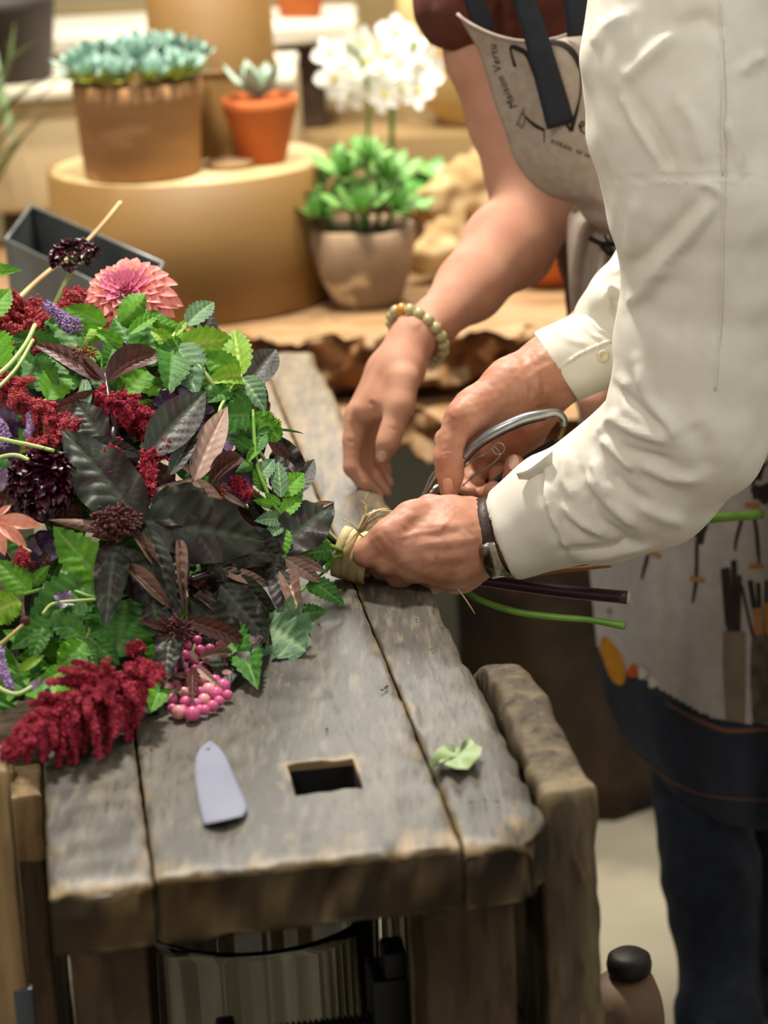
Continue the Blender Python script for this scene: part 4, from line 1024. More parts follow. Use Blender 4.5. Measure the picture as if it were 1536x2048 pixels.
# ------------------------------------------------------------------ person in the apron
pb = root('person', (.45, 2.66, 0), 'person in brown T-shirt, printed linen apron and jeans, bare arm reaching down', 'person')
arm = [
 ([J(945, -30, 2.62, 84), J(962, 110, 2.61, 70), J(1008, 240, 2.60, 70), J(1050, 350, 2.58, 76), J(1066, 415, 2.56, 76)], .012),
 ([J(1066, 420, 2.56, 74), J(1012, 492, 2.52, 84), J(940, 575, 2.46, 66), J(868, 645, 2.40, 44), J(828, 680, 2.36, 38)], .014),
 ([J(1095, 425, 2.57, 48), J(1040, 500, 2.53, 64)], .02),
 # back of the hand: metacarpals
 ([J(828, 668, 2.36, 37), J(795, 735, 2.335, 42), J(735, 820, 2.315, 30)], .01),
 ([J(830, 680, 2.36, 37), J(805, 740, 2.33, 40), J(772, 805, 2.31, 34)], .01),
 ([J(815, 680, 2.36, 36), J(768, 740, 2.345, 32), J(718, 830, 2.33, 28)], .01),
 # thumb
 ([J(806, 760, 2.31, 34), J(800, 810, 2.295, 29), J(783, 862, 2.285, 22), J(776, 885, 2.28, 22), J(766, 915, 2.28, 16)], .006),
 # index
 ([J(716, 830, 2.325, 28), J(706, 880, 2.315, 21), J(704, 935, 2.305, 18), J(730, 968, 2.30, 16), J(757, 990, 2.30, 12.5)], .003),
 # middle
 ([J(735, 825, 2.34, 28), J(731, 880, 2.345, 22), J(728, 925, 2.34, 17), J(748, 955, 2.33, 15), J(772, 985, 2.325, 12)], .003),
 # ring
 ([J(752, 820, 2.355, 26), J(748, 880, 2.365, 20), J(745, 920, 2.365, 16), J(760, 945, 2.36, 14), J(777, 966, 2.355, 12)], .003),
 # little
 ([J(765, 815, 2.365, 22), J(762, 870, 2.38, 16), J(758, 905, 2.38, 13), J(768, 930, 2.38, 11), J(776, 944, 2.375, 10)], .003),
 # other arm, hand resting by the hip
 ([J(1330, 120, 2.42, 80), J(1370, 400, 2.38, 75), J(1300, 620, 2.36, 62), J(1225, 760, 2.34, 42), J(1196, 800, 2.33, 36), J(1186, 830, 2.33, 22)], .01),
]
lb = [([(812, 650), (828, 645), (842, 655)], 14, .002), ([(738, 800), (748, 815), (752, 835)], 6, -.002), ([(715, 800), (708, 830), (700, 850)], 9, .0012),
      ([(778, 855), (788, 858), (796, 862)], 3, -.0008), ([(690, 880), (700, 884), (712, 884)], 3, -.0008), ([(765, 740), (748, 775), (742, 800)], 7, -.001)]
body_b, bvB = sdf_mesh('body', arm, .0022, M['skin_young'], pb, lb)
nail(bvB, 766, 911, -108, 14, 10.5, body_b)
ts, bvT = sdf_mesh('tshirt', [
 ([J(1080, -120, 2.60, 190), J(1140, 60, 2.64, 175), J(1190, 220, 2.66, 175), J(1290, 480, 2.66, 160), J(1350, 700, 2.68, 200), J(1370, 860, 2.68, 190)], .04),
 ([J(1010, -60, 2.62, 120), J(925, 10, 2.61, 90), J(928, 22, 2.61, 84)], .02)], .004, M['tshirt'], pb,
 [([(870, 0), (880, 50), (900, 95)], 8, .004), ([(1010, 0), (1015, 40), (1020, 80)], 7, .005), ([(1000, 0), (1000, 40), (1003, 80)], 6, -.005), ([(1030, 0), (1032, 60), (1034, 90)], 5, -.004), ([(985, 0), (990, 40), (992, 70)], 6, .004)],
 cuts=[([J(905, 190, 2.61, 84), J(890, 170, 2.61, 84)], .002)], amp=.001, asc=.05)
# jeans and shoes
sdf_mesh('jeans', [([J(1350, 800, 2.70, 180), J(1400, 1000, 2.69, 165), J(1430, 1200, 2.66, 130)], .03), ([J(1385, 1100, 2.66, 130), J(1395, 1450, 2.60, 108), J(1420, 1750, 2.52, 92), J(1447, 2048, 2.45, 76)]+[(np.array([.335, 2.42, .09]), .05)], .02),
 ([J(1480, 1100, 2.70, 130), J(1530, 1450, 2.66, 108), J(1575, 1750, 2.60, 90), J(1600, 2060, 2.56, 76)]+[(np.array([.47, 2.56, .09]), .05)], .02)], .006, M['jeans'], pb,
 [([(1300, 1520), (1400, 1560), (1500, 1550)], 10, -.004), ([(1310, 1600), (1400, 1640), (1480, 1640)], 10, .003), ([(1330, 1790), (1400, 1800), (1450, 1790)], 7, .004), ([(1430, 1560), (1440, 1800), (1470, 2048)], 5, .002)], amp=.002, asc=.07, floor=.08)
for (x_, y_) in ((.335, 2.42), (.47, 2.56)):
    sdf_mesh('shoe', [(Wc([(x_+.03, y_, .05, .042), (x_-.07, y_-.01, .036, .036), (x_-.12, y_-.015, .03, .03)]), .02)], .005, M['shoe'], pb, floor=.001)
# bib
nr = 60
Lb = catmull([(915, 28), (928, 52), (958, 106), (975, 160), (992, 215), (1012, 268), (1030, 320), (1055, 358), (1095, 390), (1150, 412), (1172, 440), (1215, 470)], nr)
Rb = catmull([(1215, 22), (1280, 60), (1330, 160), (1340, 300), (1345, 420), (1345, 500)], nr)
topc = lambda u: 60*math.sin(math.pi*min(1, u*1.0))**.8
G = []
for i in range(nr):
    row = []
    s_ = i/(nr-1)
    for j in range(41):
        u = j/40; x_ = Lb[i][0]*(1-u)+Rb[i][0]*u; y_ = Lb[i][1]*(1-u)+Rb[i][1]*u
        y_ += (58*math.sin(math.pi*u)**.8)*(1-s_)**3
        Y_ = 2.475-.07*math.sin(math.pi*(.12+.8*u))-.02*s_+.004*math.sin(9*u+2*s_)*s_
        row.append(at(x_, y_, Y_))
    G.append(row)
bib, bvBib = solid_cloth('apron_bib', G, M['linen_apron'], pb)
hem = [G[0][j] for j in range(41)]
mesh('bib_hem', *tube_geo(np.array(hem), .0018, 8), M['linen_apron'], bib)
# skirt
Ls = catmull([(1185, 428), (1150, 462), (1142, 520), (1141, 600), (1150, 760), (1168, 950), (1176, 1100), (1185, 1200), (1194, 1290), (1205, 1370), (1228, 1440), (1262, 1500), (1300, 1545)], 180)
Rs = catmull([(1420, 430), (1560, 520), (1640, 700), (1680, 950), (1700, 1200), (1700, 1400), (1690, 1560), (1650, 1640)], 180)
Gs = []
for i in range(180):
    row = []; s_ = i/179
    for j in range(121):
        u = j/120; x_ = Ls[i][0]*(1-u)+Rs[i][0]*u; y_ = Ls[i][1]*(1-u)+Rs[i][1]*u+70*math.sin(math.pi*u)**.9*max(0, s_-.8)/.2*(1-.25*u)
        Y_ = 2.60-.15*math.sin(math.pi*min(.5, u*.9+.02))+.012*math.sin(u*17+s_*2.2)*s_+.006*math.sin(u*31+1+s_*5)+.02*(1-s_)
        row.append(at(x_, y_, Y_))
    Gs.append(row)
sk, bvK = solid_cloth('apron_skirt', Gs, M['skirt_linen'], pb)
# gathered waist cloth
G = []
for i in range(30):
    s_ = i/29; row = []
    a = catmull([(1150, 415), (1135, 440), (1134, 520), (1143, 640)], 30)[i]; b = catmull([(1260, 440), (1262, 500), (1262, 570), (1262, 660)], 30)[i]
    for j in range(25):
        u = j/24; row.append(at(a[0]*(1-u)+b[0]*u, a[1]*(1-u)+b[1]*u, 2.48-.04*math.sin(math.pi*u)+.012*math.sin(u*14+s_*5)))
    G.append(row)
gw, bvG = solid_cloth('waist_gather', G, M['linen_apron'], pb)
# dark tapes
def tape(name, pts, w0, w1, Y_, m, parent, n=20):
    q = catmull(pts, n); T = np.gradient(q, axis=0); T /= np.linalg.norm(T, axis=1)[:, None]; N2 = np.column_stack([-T[:, 1], T[:, 0]]); G_ = []
    for i in range(n):
        w_ = (w0+(w1-w0)*i/(n-1))/2
        G_.append([at(*(q[i]+N2[i]*w_*v), Y_) for v in (-1, -.5, 0, .5, 1)])
    return solid_cloth(name, G_, m, parent, .0015)
tape('neck_tape', [(1040, -20), (1068, 60), (1085, 120), (1105, 190), (1122, 252)], 44, 58, 2.395, M['navy'], pb)
tape('shoulder_tape', [(942, -20), (955, 20), (972, 62)], 40, 42, 2.47, M['navy'], pb)
tape('shoulder_tape', [(1150, -30), (1160, 20), (1165, 72)], 60, 62, 2.41, M['navy'], pb)
M['ink'] = mat('black_ink', '1d1814', rough=.9); M['ink_soft'] = mat('soft_grey_ink', '6a5f50', rough=.9)
tape('waist_tie', [(1178, 476), (1205, 488), (1240, 486), (1262, 470)], 10, 9, 2.425, M['ink'], gw)
tape('waist_tie', [(1200, 488), (1215, 505), (1240, 520), (1262, 545)], 9, 7, 2.42, M['ink'], gw)
tape('waist_tie', [(1210, 470), (1222, 500), (1238, 505), (1250, 480), (1228, 468)], 6, 6, 2.415, M['ink'], gw)
# drawing and lettering on the bib
decal('print', bvBib, *stroke2([(1022, 92), (1035, 96), (1055, 110), (1070, 150)], [7, 10, 9, 6]), M['ink'], bib)
decal('print', bvBib, *stroke2([(1021, 92), (1024, 110), (1031, 133)], [4, 4, 6]), M['ink'], bib)
decal('print', bvBib, *stroke2([(1085, 90), (1105, 86), (1130, 92), (1150, 112), (1160, 140)], [12, 10, 12, 12, 5]), M['ink'], bib)
decal('print', bvBib, *stroke2([(1160, 140), (1161, 180), (1155, 215), (1142, 262)], [3, 3, 5, 10]), M['ink'], bib)
decal('print', bvBib, *stroke2([(1120, 232), (1132, 245), (1141, 263)], [5, 7, 3]), M['ink'], bib)
decal('print', bvBib, *stroke2([(1046, 226), (1058, 240), (1075, 253), (1090, 260)], [2, 5, 7, 5]), M['ink'], bib)
decal('print', bvBib, *stroke2([(1088, 256), (1089, 270), (1089, 285)], [3, 2, 1.5]), M['ink'], bib)
decal('print', bvBib, *stroke2([(1050, 215), (1042, 230), (1033, 252)], [3, 3, 2]), M['ink_soft'], bib)
decal('print', bvBib, *stroke2([(1048, 225), (1050, 240), (1044, 255), (1038, 245)], [2, 2, 3, 2]), M['ink_soft'], bib)
decal('print', bvBib, *stroke2([(1160, 250), (1163, 243), (1168, 247), (1163, 254), (1158, 249), (1163, 262), (1172, 268)], [3, 3, 3, 3, 3, 3, 2], 40), M['ink'], bib)
def text_on(s_, bvh, x0, y0, ang, size, m, parent, bend=0):
    c = bpy.data.curves.new('t', 'FONT'); c.body = s_; c.size = 1; c.shear = .2; c.resolution_u = 2; c.space_character = 1.08
    o = bpy.data.objects.new('t', c); sc.collection.objects.link(o); dg = bpy.context.evaluated_depsgraph_get(); me = bpy.data.meshes.new_from_object(o.evaluated_get(dg))
    V2 = [(v.co.x, v.co.y) for v in me.vertices]; Fc = [tuple(p.vertices) for p in me.polygons]
    bpy.data.objects.remove(o); W = max(v[0] for v in V2); out = []
    for x_, y_ in V2:
        a = math.radians(ang+bend*(x_/W-.5)); am = math.radians(ang+bend*(x_/W-.5)*.5-bend*.25)
        out.append((x0+size*(x_*math.cos(am)-y_*math.sin(a)), y0-size*(x_*math.sin(am)+y_*math.cos(a))))
    decal('lettering', bvh, out, Fc, m, parent)
text_on('Maison Vertu', bvBib, 1036, 213, 109, 22.5, M['ink'], bib, -22)
text_on('KERAN  W W M', bvBib, 1101, 285, -23, 13, M['ink'], bib, 0)
# painting printed on the skirt
M['print_ochre'] = mat('ochre_print', 'c98a17', 'b5761a', 60, rough=.9); M['print_orange'] = mat('orange_print', 'c9531c', rough=.9); M['print_white'] = mat('white_print', 'd3cfc8', rough=.9)
M['print_green'] = mat('green_print', '3b4a2c', rough=.9); M['print_tape'] = mat('tape_print', 'b07a4a', rough=.9); M['print_dark'] = mat('dark_print', '2b2523', '3b332e', 60, rough=.9)
M['print_grey'] = mat('grey_pot_print', '76695a', '877968', 30, rough=.9); M['print_slate'] = mat('slate_print', '262a38', '2f3342', 30, rough=.9); M['print_stone'] = mat('mottled_print', '6f6558', '4a423a', 60, rough=.9)
M['print_brown'] = mat('brown_line_print', '7a5443', rough=.9)
def dk(g, m, off=.0009): decal('print', bvK, *g, M[m], sk, off)
# dark lower border of the painting: dyed cloth below a drawn line
sk.data.materials.append(M['print_slate'])
ux, uy = zip(*[(1150, 1230), (1196, 1292), (1215, 1335), (1240, 1352), (1262, 1345), (1300, 1366), (1345, 1392), (1400, 1424), (1440, 1440), (1500, 1446), (1900, 1450)])
cen_ = np.zeros(len(sk.data.polygons)*3); sk.data.polygons.foreach_get('center', cen_); cx_, cy_ = proj(cen_.reshape(-1, 3))
sk.data.polygons.foreach_set('material_index', (cy_ > np.interp(cx_, ux, uy)).astype(np.int32))
dk(stroke2([(1330, 1405), (1400, 1440), (1455, 1460), (1536, 1458)], [4, 6, 9, 6]), 'print_brown', .0013)
dk(stroke2([(1202, 1400), (1235, 1470), (1300, 1530), (1380, 1580), (1480, 1598), (1580, 1598)], 3, 50), 'print_brown', .0013)
dk(blob2(1228, 1322, 19, 52, -22, 1, .05), 'print_ochre', .0014)
dk(blob2(1268, 1342, 11, 14, 0, 2), 'print_orange', .0015); dk(blob2(1287, 1346, 9, 12, 0, 3), 'print_white', .0015); dk(blob2(1306, 1364, 8, 12, 0, 4), 'print_white', .0015)
dk(stroke2([(1285, 1365), (1310, 1382), (1345, 1402)], [3, 6, 3]), 'print_green', .0015)
# taped stems
for st_, fl0 in (([(1412, 1035), (1396, 1080), (1394, 1130), (1392, 1170), (1386, 1205)], (1400, 1055, 16, 28)), ([(1297, 1110), (1290, 1135), (1284, 1158)], None), ([(1505, 1020), (1512, 1060), (1515, 1095), (1518, 1130)], (1525, 985, 22, 20)), ([(1484, 1040), (1474, 1075), (1470, 1102)], None), ([(1495, 920), (1505, 960), (1508, 1000)], (1510, 925, 26, 30))):
    dk(stroke2(st_, [7]*(len(st_)-1)+[4]), 'print_dark')
    if fl0: dk(blob2(*fl0, 0, 5, .2), 'print_dark', .0008)
for x_, y_, a_ in ((1396, 1158, 10), (1308, 1106, 25), (1512, 1132, 0), (1504, 1010, 4)):
    c_, s_ = math.cos(math.radians(a_))*14, math.sin(math.radians(a_))*14
    dk(stroke2([(x_-c_, y_-s_), (x_, y_), (x_+c_, y_+s_)], 10, 6), 'print_tape', .0015)
dk(blob2(1528, 895, 22, 26, 0, 9), 'print_white', .0012); dk(blob2(1530, 890, 9, 10, 0, 9), 'print_ochre', .0014)
# pots of brushes
dk(patch2(([(1447, 1262), (1446, 1330), (1452, 1440)], [(1492, 1262), (1492, 1340), (1490, 1445)])), 'print_grey', .0014)
dk(patch2(([(1503, 1272), (1500, 1350), (1504, 1445)], [(1580, 1272), (1580, 1350), (1580, 1445)])), 'print_stone', .0014)
for a_, b_, w_ in (((1452, 1135), (1462, 1262), 16), ((1468, 1120), (1472, 1262), 12), ((1480, 1150), (1478, 1265), 8), ((1445, 1138), (1454, 1250), 8), ((1484, 1170), (1506, 1275), 6), ((1500, 1160), (1516, 1275), 10), ((1515, 1165), (1520, 1270), 9), ((1532, 1160), (1530, 1272), 7)):
    dk(stroke2([a_, ((a_[0]+b_[0])/2, (a_[1]+b_[1])/2), b_], w_, 8), 'print_dark', .0012)
dk(stroke2([(1512, 1215), (1514, 1240), (1516, 1270)], 16, 8), 'print_tape', .0016); dk(stroke2([(1533, 1205), (1534, 1240), (1534, 1268)], 12, 8), 'print_ochre', .0016)
dk(stroke2([(1212, 1222), (1220, 1222), (1228, 1222)], 2, 6), 'ink_soft', .0012); dk(stroke2([(1220, 1212), (1220, 1224), (1220, 1236)], 2, 6), 'ink_soft', .0012)

# bead bracelet
brc = at(835, 668, 2.375)
M['bead'] = mat('pale_jade_bead', 'a3996a', 'b9ae80', 60, rough=.25, sss=.05, coat=.4); M['amber'] = mat('amber_bead', 'cc8a22', rough=.25, coat=.4); M['cord'] = mat('cord', '8a7a55', rough=.8)
bax = norm(np.array(at(985, 520, 2.50))-at(800, 730, 2.34)); bu = norm(_u-bax*(_u@bax)); bv = np.cross(bax, bu)
bax = norm(bax+.25*norm(CAM-brc)); bu = norm(_u-bax*(_u@bax)); bv = np.cross(bax, bu)
bra = root('bead_bracelet', brc, 'bracelet of pale green stone beads with one amber bead on the bare wrist', 'bracelet')
NB = 18; RB = .0305
us_ = lathe_geo([(0, -1)]+[(math.cos(a), math.sin(a)) for a in np.linspace(-1.35, 1.35, 9)]+[(0, 1)], 16)
me_bead = memo('bead', us_[0], us_[1], M['bead']); me_amb = memo('bead', us_[0], us_[1], M['amber'])
for i in range(NB):
    a = i/NB*2*math.pi; c = brc+RB*(bu*math.cos(a)+bv*math.sin(a)*1.0)
    px, py = proj(c)
    linkdata('bead', me_amb if i == 0 else me_bead, Matrix.Translation(Vector(c)) @ Matrix.Scale(.0063, 4), bra)
ring = np.array([brc+RB*(bu*math.cos(a)+bv*math.sin(a)) for a in np.linspace(0, 6.283, 61)])
mesh('cord', *tube_geo(ring, .0006, 6, False), M['cord'], bra)

# ================================================================== bouquet
def two(m, back, rough=None):
    """different colour on the underside of a leaf or petal"""
    nt = m.node_tree; b = nt.nodes['Principled BSDF']; g = nt.nodes.new('ShaderNodeNewGeometry'); x = nt.nodes.new('ShaderNodeMix'); x.data_type = 'RGBA'
    nt.links.new(g.outputs['Backfacing'], x.inputs[0])
    s_ = b.inputs['Base Color']
    if s_.is_linked: nt.links.new(s_.links[0].from_socket, x.inputs[6])
    else: x.inputs[6].default_value = s_.default_value
    x.inputs[7].default_value = hexc(back); nt.links.new(x.outputs[2], s_); return m
M['mint'] = two(mat('bright_green_leaf', '47801a', '68a622', 6, rough=.5, spec=.3, attr='86b457', transl=.28, bump=.3, bscale=30), '7aa850')
M['lime'] = two(mat('lime_green_leaf', '6a9c20', '8cb62c', 6, rough=.5, attr='b9cc62', transl=.3, bump=.3, bscale=30), '93b04c')
M['deep'] = two(mat('deep_green_leaf', '2a561a', '3f7824', 6, rough=.5, spec=.3, attr='6c9450', transl=.15, bump=.3, bscale=30), '4c7a48')
M['bluish'] = two(mat('bluish_green_leaf', '47694a', '64865c', 6, rough=.55, spec=.3, attr='98b088', transl=.12, bump=.3, bscale=30), '7fa088')
M['dusk'] = two(mat('dusky_dark_leaf', '1c1e17', '2a2e23', 5, rough=.5, attr='4a5040', spec=.4, bump=.3, bscale=14, c3='241616', s3=3, t3=.55), '7b5a4c')
M['rust'] = two(mat('red_brown_leaf', '3c1c18', '52261e', 5, rough=.45, attr='6f4438', bump=.3, bscale=14, transl=.12), '6b3a30')
M['tan'] = two(mat('pinkish_leaf_back', '7d6052', '937466', 6, rough=.6, attr='b59a88', bump=.3, bscale=14), '4a3530')
M['astilbe'] = mat('crimson_astilbe', '8e1a30', 'b43448', 60, rough=.8, sss=0, transl=.2)
M['brick'] = mat('brick_red_astilbe', '9c2c34', 'c25058', 60, rough=.8, transl=.2)
M['maroon'] = mat('dark_maroon_petal', '2b0416', '460a26', 60, rough=.35)
M['maroon2'] = mat('maroon_fuzz', '3c1218', '5a2222', 80, rough=.7)
M['orangefuzz'] = mat('rust_fuzz', '7c3a18', '94522a', 80, rough=.7)
M['dahlia'] = mat('salmon_petal', 'ec9088', 'f2aca2', 8, rough=.5, transl=.25); M['dahlia_in'] = mat('deep_pink_petal', 'e0759a', 'ee9ab2', 8, rough=.5, transl=.2)
M['hyd'] = mat('dark_purple_petal', '2e1c3a', '4a2f52', 10, rough=.4); M['hyd2'] = mat('mauve_petal', '5a4260', '7d6480', 10, rough=.4)
M['peach'] = mat('peach_petal', 'e08a6c', 'e8a48c', 8, rough=.45, transl=.2)
M['berry'] = mat('pink_berry', 'c2487e', 'd26c96', 20, rough=.3, sss=.1); M['berry2'] = mat('pale_pink_berry', 'd98aa6', 'e0a48c', 12, rough=.3, sss=.1)
M['lilac'] = mat('lilac_floret', '8a6a9a', 'a88cb8', 60, rough=.6)
M['lightstem'] = mat('pale_green_stem', '9ab060', 'b4c47c', 40, rough=.45); M['purstem'] = mat('purple_stem', '2a1620', '3a2028', 30, rough=.35); M['drystem'] = mat('dry_straw', 'b99b6b', 'd0b688', 30, rough=.7)
M['gstem'] = mat('fresh_green_stem', '5c8a2c', '76a040', 40, rough=.4); M['orstem'] = mat('orange_brown_stem', '9a5f24', rough=.5); M['cutend'] = mat('cut_stem_end', 'c4b890', rough=.8)

def leaf_geo(w=.45, teeth=0, fold=.25, curl=.12, veins=7, n=22, mm=8, twist=0, wav=0.0, peak=.42, pt=None):
    V = []; Fc = []; leaf_geo.vein = []
    if teeth: n = teeth*4; mm = 12
    elif pt: n = 36; mm = 12
    for i in range(n+1):
        u = i/n
        if pt: ww = w/2*(u**pt[0]*(1-u)**pt[1])/((pt[0]/(pt[0]+pt[1]))**pt[0]*(pt[1]/(pt[0]+pt[1]))**pt[1])
        else: ww = w/2*(math.sin(math.pi*u**(math.log(.5)/math.log(peak)))**.85)
        if teeth and 0 < i < n: ww *= 1+(.09, .10, .0, -.09)[i % 4]
        for j in range(mm+1):
            v = j/mm*2-1; y = ww*v
            z = fold*abs(y)+curl*math.sin(math.pi*u)+.012*math.cos((u*veins-abs(v)*1.1)*6.283)*(1-abs(v)**4)*math.sin(math.pi*u)-.02*math.exp(-(v*6)**2)*math.sin(math.pi*u)
            z += wav*math.sin(u*19+v*2)*abs(v)**2*ww*2
            a = twist*(u-.5); leaf_geo.vein.append(max(math.exp(-(v*9)**2)*.9, .45*max(0, math.cos((u*veins-abs(v)*1.1)*6.283))**6*(1-abs(v)**3)))
            V.append((u, y*math.cos(a)-z*math.sin(a), z*math.cos(a)+y*math.sin(a)))
    for i in range(n):
        for j in range(mm): a = i*(mm+1)+j; Fc.append((a, a+mm+1, a+mm+2, a+1))
    return np.array(V), Fc
LM = {}
def leafmesh(kind, shape):
    k_ = (kind, shape)
    if k_ not in LM:
        p_ = {'oval': dict(w=.5, teeth=9, fold=.22, curl=.08), 'oval2': dict(w=.5, teeth=9, fold=.5, curl=.2, twist=.5), 'cup': dict(w=.5, teeth=9, fold=-.45, curl=.16, twist=-.5),
              'lance': dict(w=.3, fold=.3, curl=.08, veins=9), 'lance2': dict(w=.3, fold=.9, curl=.14, twist=.9, veins=9), 'lance3': dict(w=.3, fold=-.6, curl=-.10, twist=-.7, veins=9),
              'broad': dict(w=.5, fold=.12, curl=.06, veins=8, wav=.12), 'roll': dict(w=.26, fold=1.8, curl=.16, twist=.5), 'round': dict(w=.95, teeth=14, fold=.18, curl=.08, peak=.5, wav=.15, n=28)}[shape]
        p_['pt'] = {'round': (.5, .55), 'broad': (.6, 1.0)}.get(shape, (.62, 1.1) if 'l' in shape[:1] or shape == 'roll' else (.62, 1.05)); g = leaf_geo(**p_); LM[k_] = memo('leaf', g[0], g[1], M[kind]); LM[k_].attributes.new('wear_sheen', 'FLOAT', 'POINT').data.foreach_set('value', np.array(leaf_geo.vein, dtype=np.float32))
    return LM[k_]
_fy = [(300, 2.32), (500, 2.16), (600, 2.09), (800, 1.965), (1000, 1.885), (1200, 1.83), (1350, 1.78), (1450, 1.73), (1520, 1.68)]
def Yb(x, y, d=0):
    Y_ = float(np.interp(y, [a for a, b in _fy], [b for a, b in _fy]))+.13*min(1, max(0, (x-150)/500))**1.5+d
    zz = at(x, y, Y_)[2]
    if zz < .757: Y_ = float(atz(x, y, .757)[1])
    return Y_
def BP(x, y, d=0): return at(x, y, Yb(x, y, d))
def leaf(parent, kind, shape, b, t, w=1.0, roll=0, d=0, dt=None, flip=False):
    """leaf from base pixel b to tip pixel t at the bouquet's own depth there; d, dt push base and tip back (m)"""
    B = BP(b[0], b[1], d); T = BP(t[0], t[1], d if dt is None else dt)
    ax = T-B; L_ = np.linalg.norm(ax); ax /= L_; n_ = CAM-(B+T)/2; n_ = norm(n_-ax*(n_@ax)); n_ = norm(n_+np.array([0, 0, .25])); n_ = norm(n_-ax*(n_@ax))
    a = math.radians(roll); s_ = np.cross(n_, ax); n_, s_ = n_*math.cos(a)+s_*math.sin(a), s_*math.cos(a)-n_*math.sin(a)
    if flip: n_, s_ = -n_, -s_
    Mx = Matrix(((ax[0]*L_, s_[0]*L_*w, n_[0]*L_, B[0]), (ax[1]*L_, s_[1]*L_*w, n_[1]*L_, B[1]), (ax[2]*L_, s_[2]*L_*w, n_[2]*L_, B[2]), (0, 0, 0, 1)))
    return linkdata('leaf', leafmesh(kind, shape), Mx, parent)
def stem(parent, pts, r, m, d=0, res=24, name='stem'):
    """pts: (px, py) on the bouquet surface or (px, py, Y)"""
    P = [BP(p[0], p[1], d) if len(p) == 2 else at(*p) for p in pts]
    return tube(name, P, r*mpp(P[0]) if np.isscalar(r) else [a*mpp(P[0]) for a in r], M[m], parent, 10, res)
TIE = (700, 1108, 2.035)
BG = 'cut flowers and foliage bound into the bouquet'
def thing(name, px, py, label, cat): return root(name, BP(px, py), label, cat, BG)

# --- green mint-like branches
t = thing('mint_branch', 240, 650, 'mint branch with bright toothed leaves fanned just below the pink dahlia', 'foliage')
stem(t, [(205, 660), (240, 680), (262, 700), (320, 780, 2.05), (500, 950, 2.06), TIE], 4.5, 'purstem')
for b, tt, k_, sh, w_, ro in [((212, 650), (131, 614), 'mint', 'oval', 1.0, 10), ((240, 645), (291, 587), 'mint', 'cup', .9, -20), ((204, 668), (110, 653), 'mint', 'oval', .65, 0), ((252, 692), (182, 664), 'mint', 'oval2', .7, 0),
      ((258, 668), (322, 628), 'mint', 'oval', .55, 15), ((250, 690), (290, 722), 'deep', 'oval', .8, -20), ((228, 690), (205, 745), 'deep', 'oval', .9, 20), ((205, 655), (165, 690), 'lime', 'cup', .8, 10), ((196, 700), (150, 735), 'mint', 'oval', .9, 0)]:
    leaf(t, k_, sh, b, tt, w_, ro)
t = thing('mint_branch', 390, 690, 'mint branch with lit yellow-green leaves reaching right over the wooden drum', 'foliage')
stem(t, [(378, 640), (345, 675), (370, 700), (420, 760, 2.03), (560, 960, 2.06), TIE], [3, 3.5, 4, 4, 4, 4], 'lightstem')
for b, tt, k_, sh, w_, ro in [((300, 640), (376, 664), 'mint', 'cup', .7, -10), ((372, 652), (428, 604), 'bluish', 'oval', .75, 10), ((350, 672), (374, 640), 'lime', 'oval', .5, 0), ((358, 700), (296, 660), 'lime', 'oval2', .8, 0), ((352, 692), (470, 680), 'lime', 'oval', .85, -5), ((372, 690), (300, 718), 'deep', 'oval', .8, 0),
      ((350, 690), (396, 792), 'bluish', 'oval', 1.15, 5), ((345, 700), (335, 790), 'deep', 'oval', 1.0, 15), ((366, 708), (420, 745), 'deep', 'oval2', .9, 0)]:
    leaf(t, k_, sh, b, tt, w_, ro)
t = thing('mint_branch', 480, 750, 'mint branch whose star of lime leaves stands out against the pale bench top', 'foliage')
stem(t, [(482, 752), (455, 790), (440, 850), (500, 1000, 2.06), TIE], 3.6, 'lightstem')
for b, tt, k_, sh, w_, ro in [((482, 752), (468, 658), 'lime', 'oval', .8, 0), ((481, 750), (388, 706), 'mint', 'oval', 1.05, -10), ((481, 752), (402, 772), 'lime', 'oval2', .75, 0), ((484, 754), (532, 824), 'bluish', 'oval', 1.15, 10), ((480, 754), (452, 786), 'lime', 'oval', .9, 0), ((460, 776), (414, 806), 'deep', 'oval', .95, 0), ((458, 790), (470, 840), 'deep', 'cup', .8, 0)]:
    leaf(t, k_, sh, b, tt, w_, ro)
t = thing('mint_branch', 508, 830, 'mint branch with a long bare green stem and leaves right of the dark leaves', 'foliage')
stem(t, [(506, 820), (509, 880), (514, 930), (530, 975), (548, 1012), (600, 1060), TIE], [3, 4, 4.2, 4.5, 4.5, 4, 4], 'gstem', -.004)
for b, tt, k_, sh, w_, ro in [((508, 830), (420, 836), 'deep', 'oval', 1.1, 0), ((502, 814), (463, 778), 'deep', 'oval', .8, 0), ((506, 828), (560, 880), 'mint', 'round', .72, 0), ((511, 868), (552, 856), 'deep', 'oval', .5, 0), ((540, 858), (610, 868), 'deep', 'lance', .2, 0), ((508, 905), (452, 868), 'deep', 'oval', .9, 0), ((512, 905), (530, 862), 'deep', 'oval', 1, 10), ((510, 925), (470, 945), 'deep', 'cup', .8, 0),
      ((515, 960), (548, 918), 'bluish', 'oval', .9, 0), ((530, 985), (505, 935), 'mint', 'oval', .8, 0), ((512, 900), (490, 935), 'mint', 'oval2', .7, 0)]:
    leaf(t, k_, sh, b, tt, w_, ro)
t = thing('mint_branch', 562, 1030, 'mint branch tip with a rosette of small toothed leaves near the raffia tie', 'foliage')
stem(t, [(560, 1030), (600, 1065), (650, 1088), TIE], 4, 'gstem')
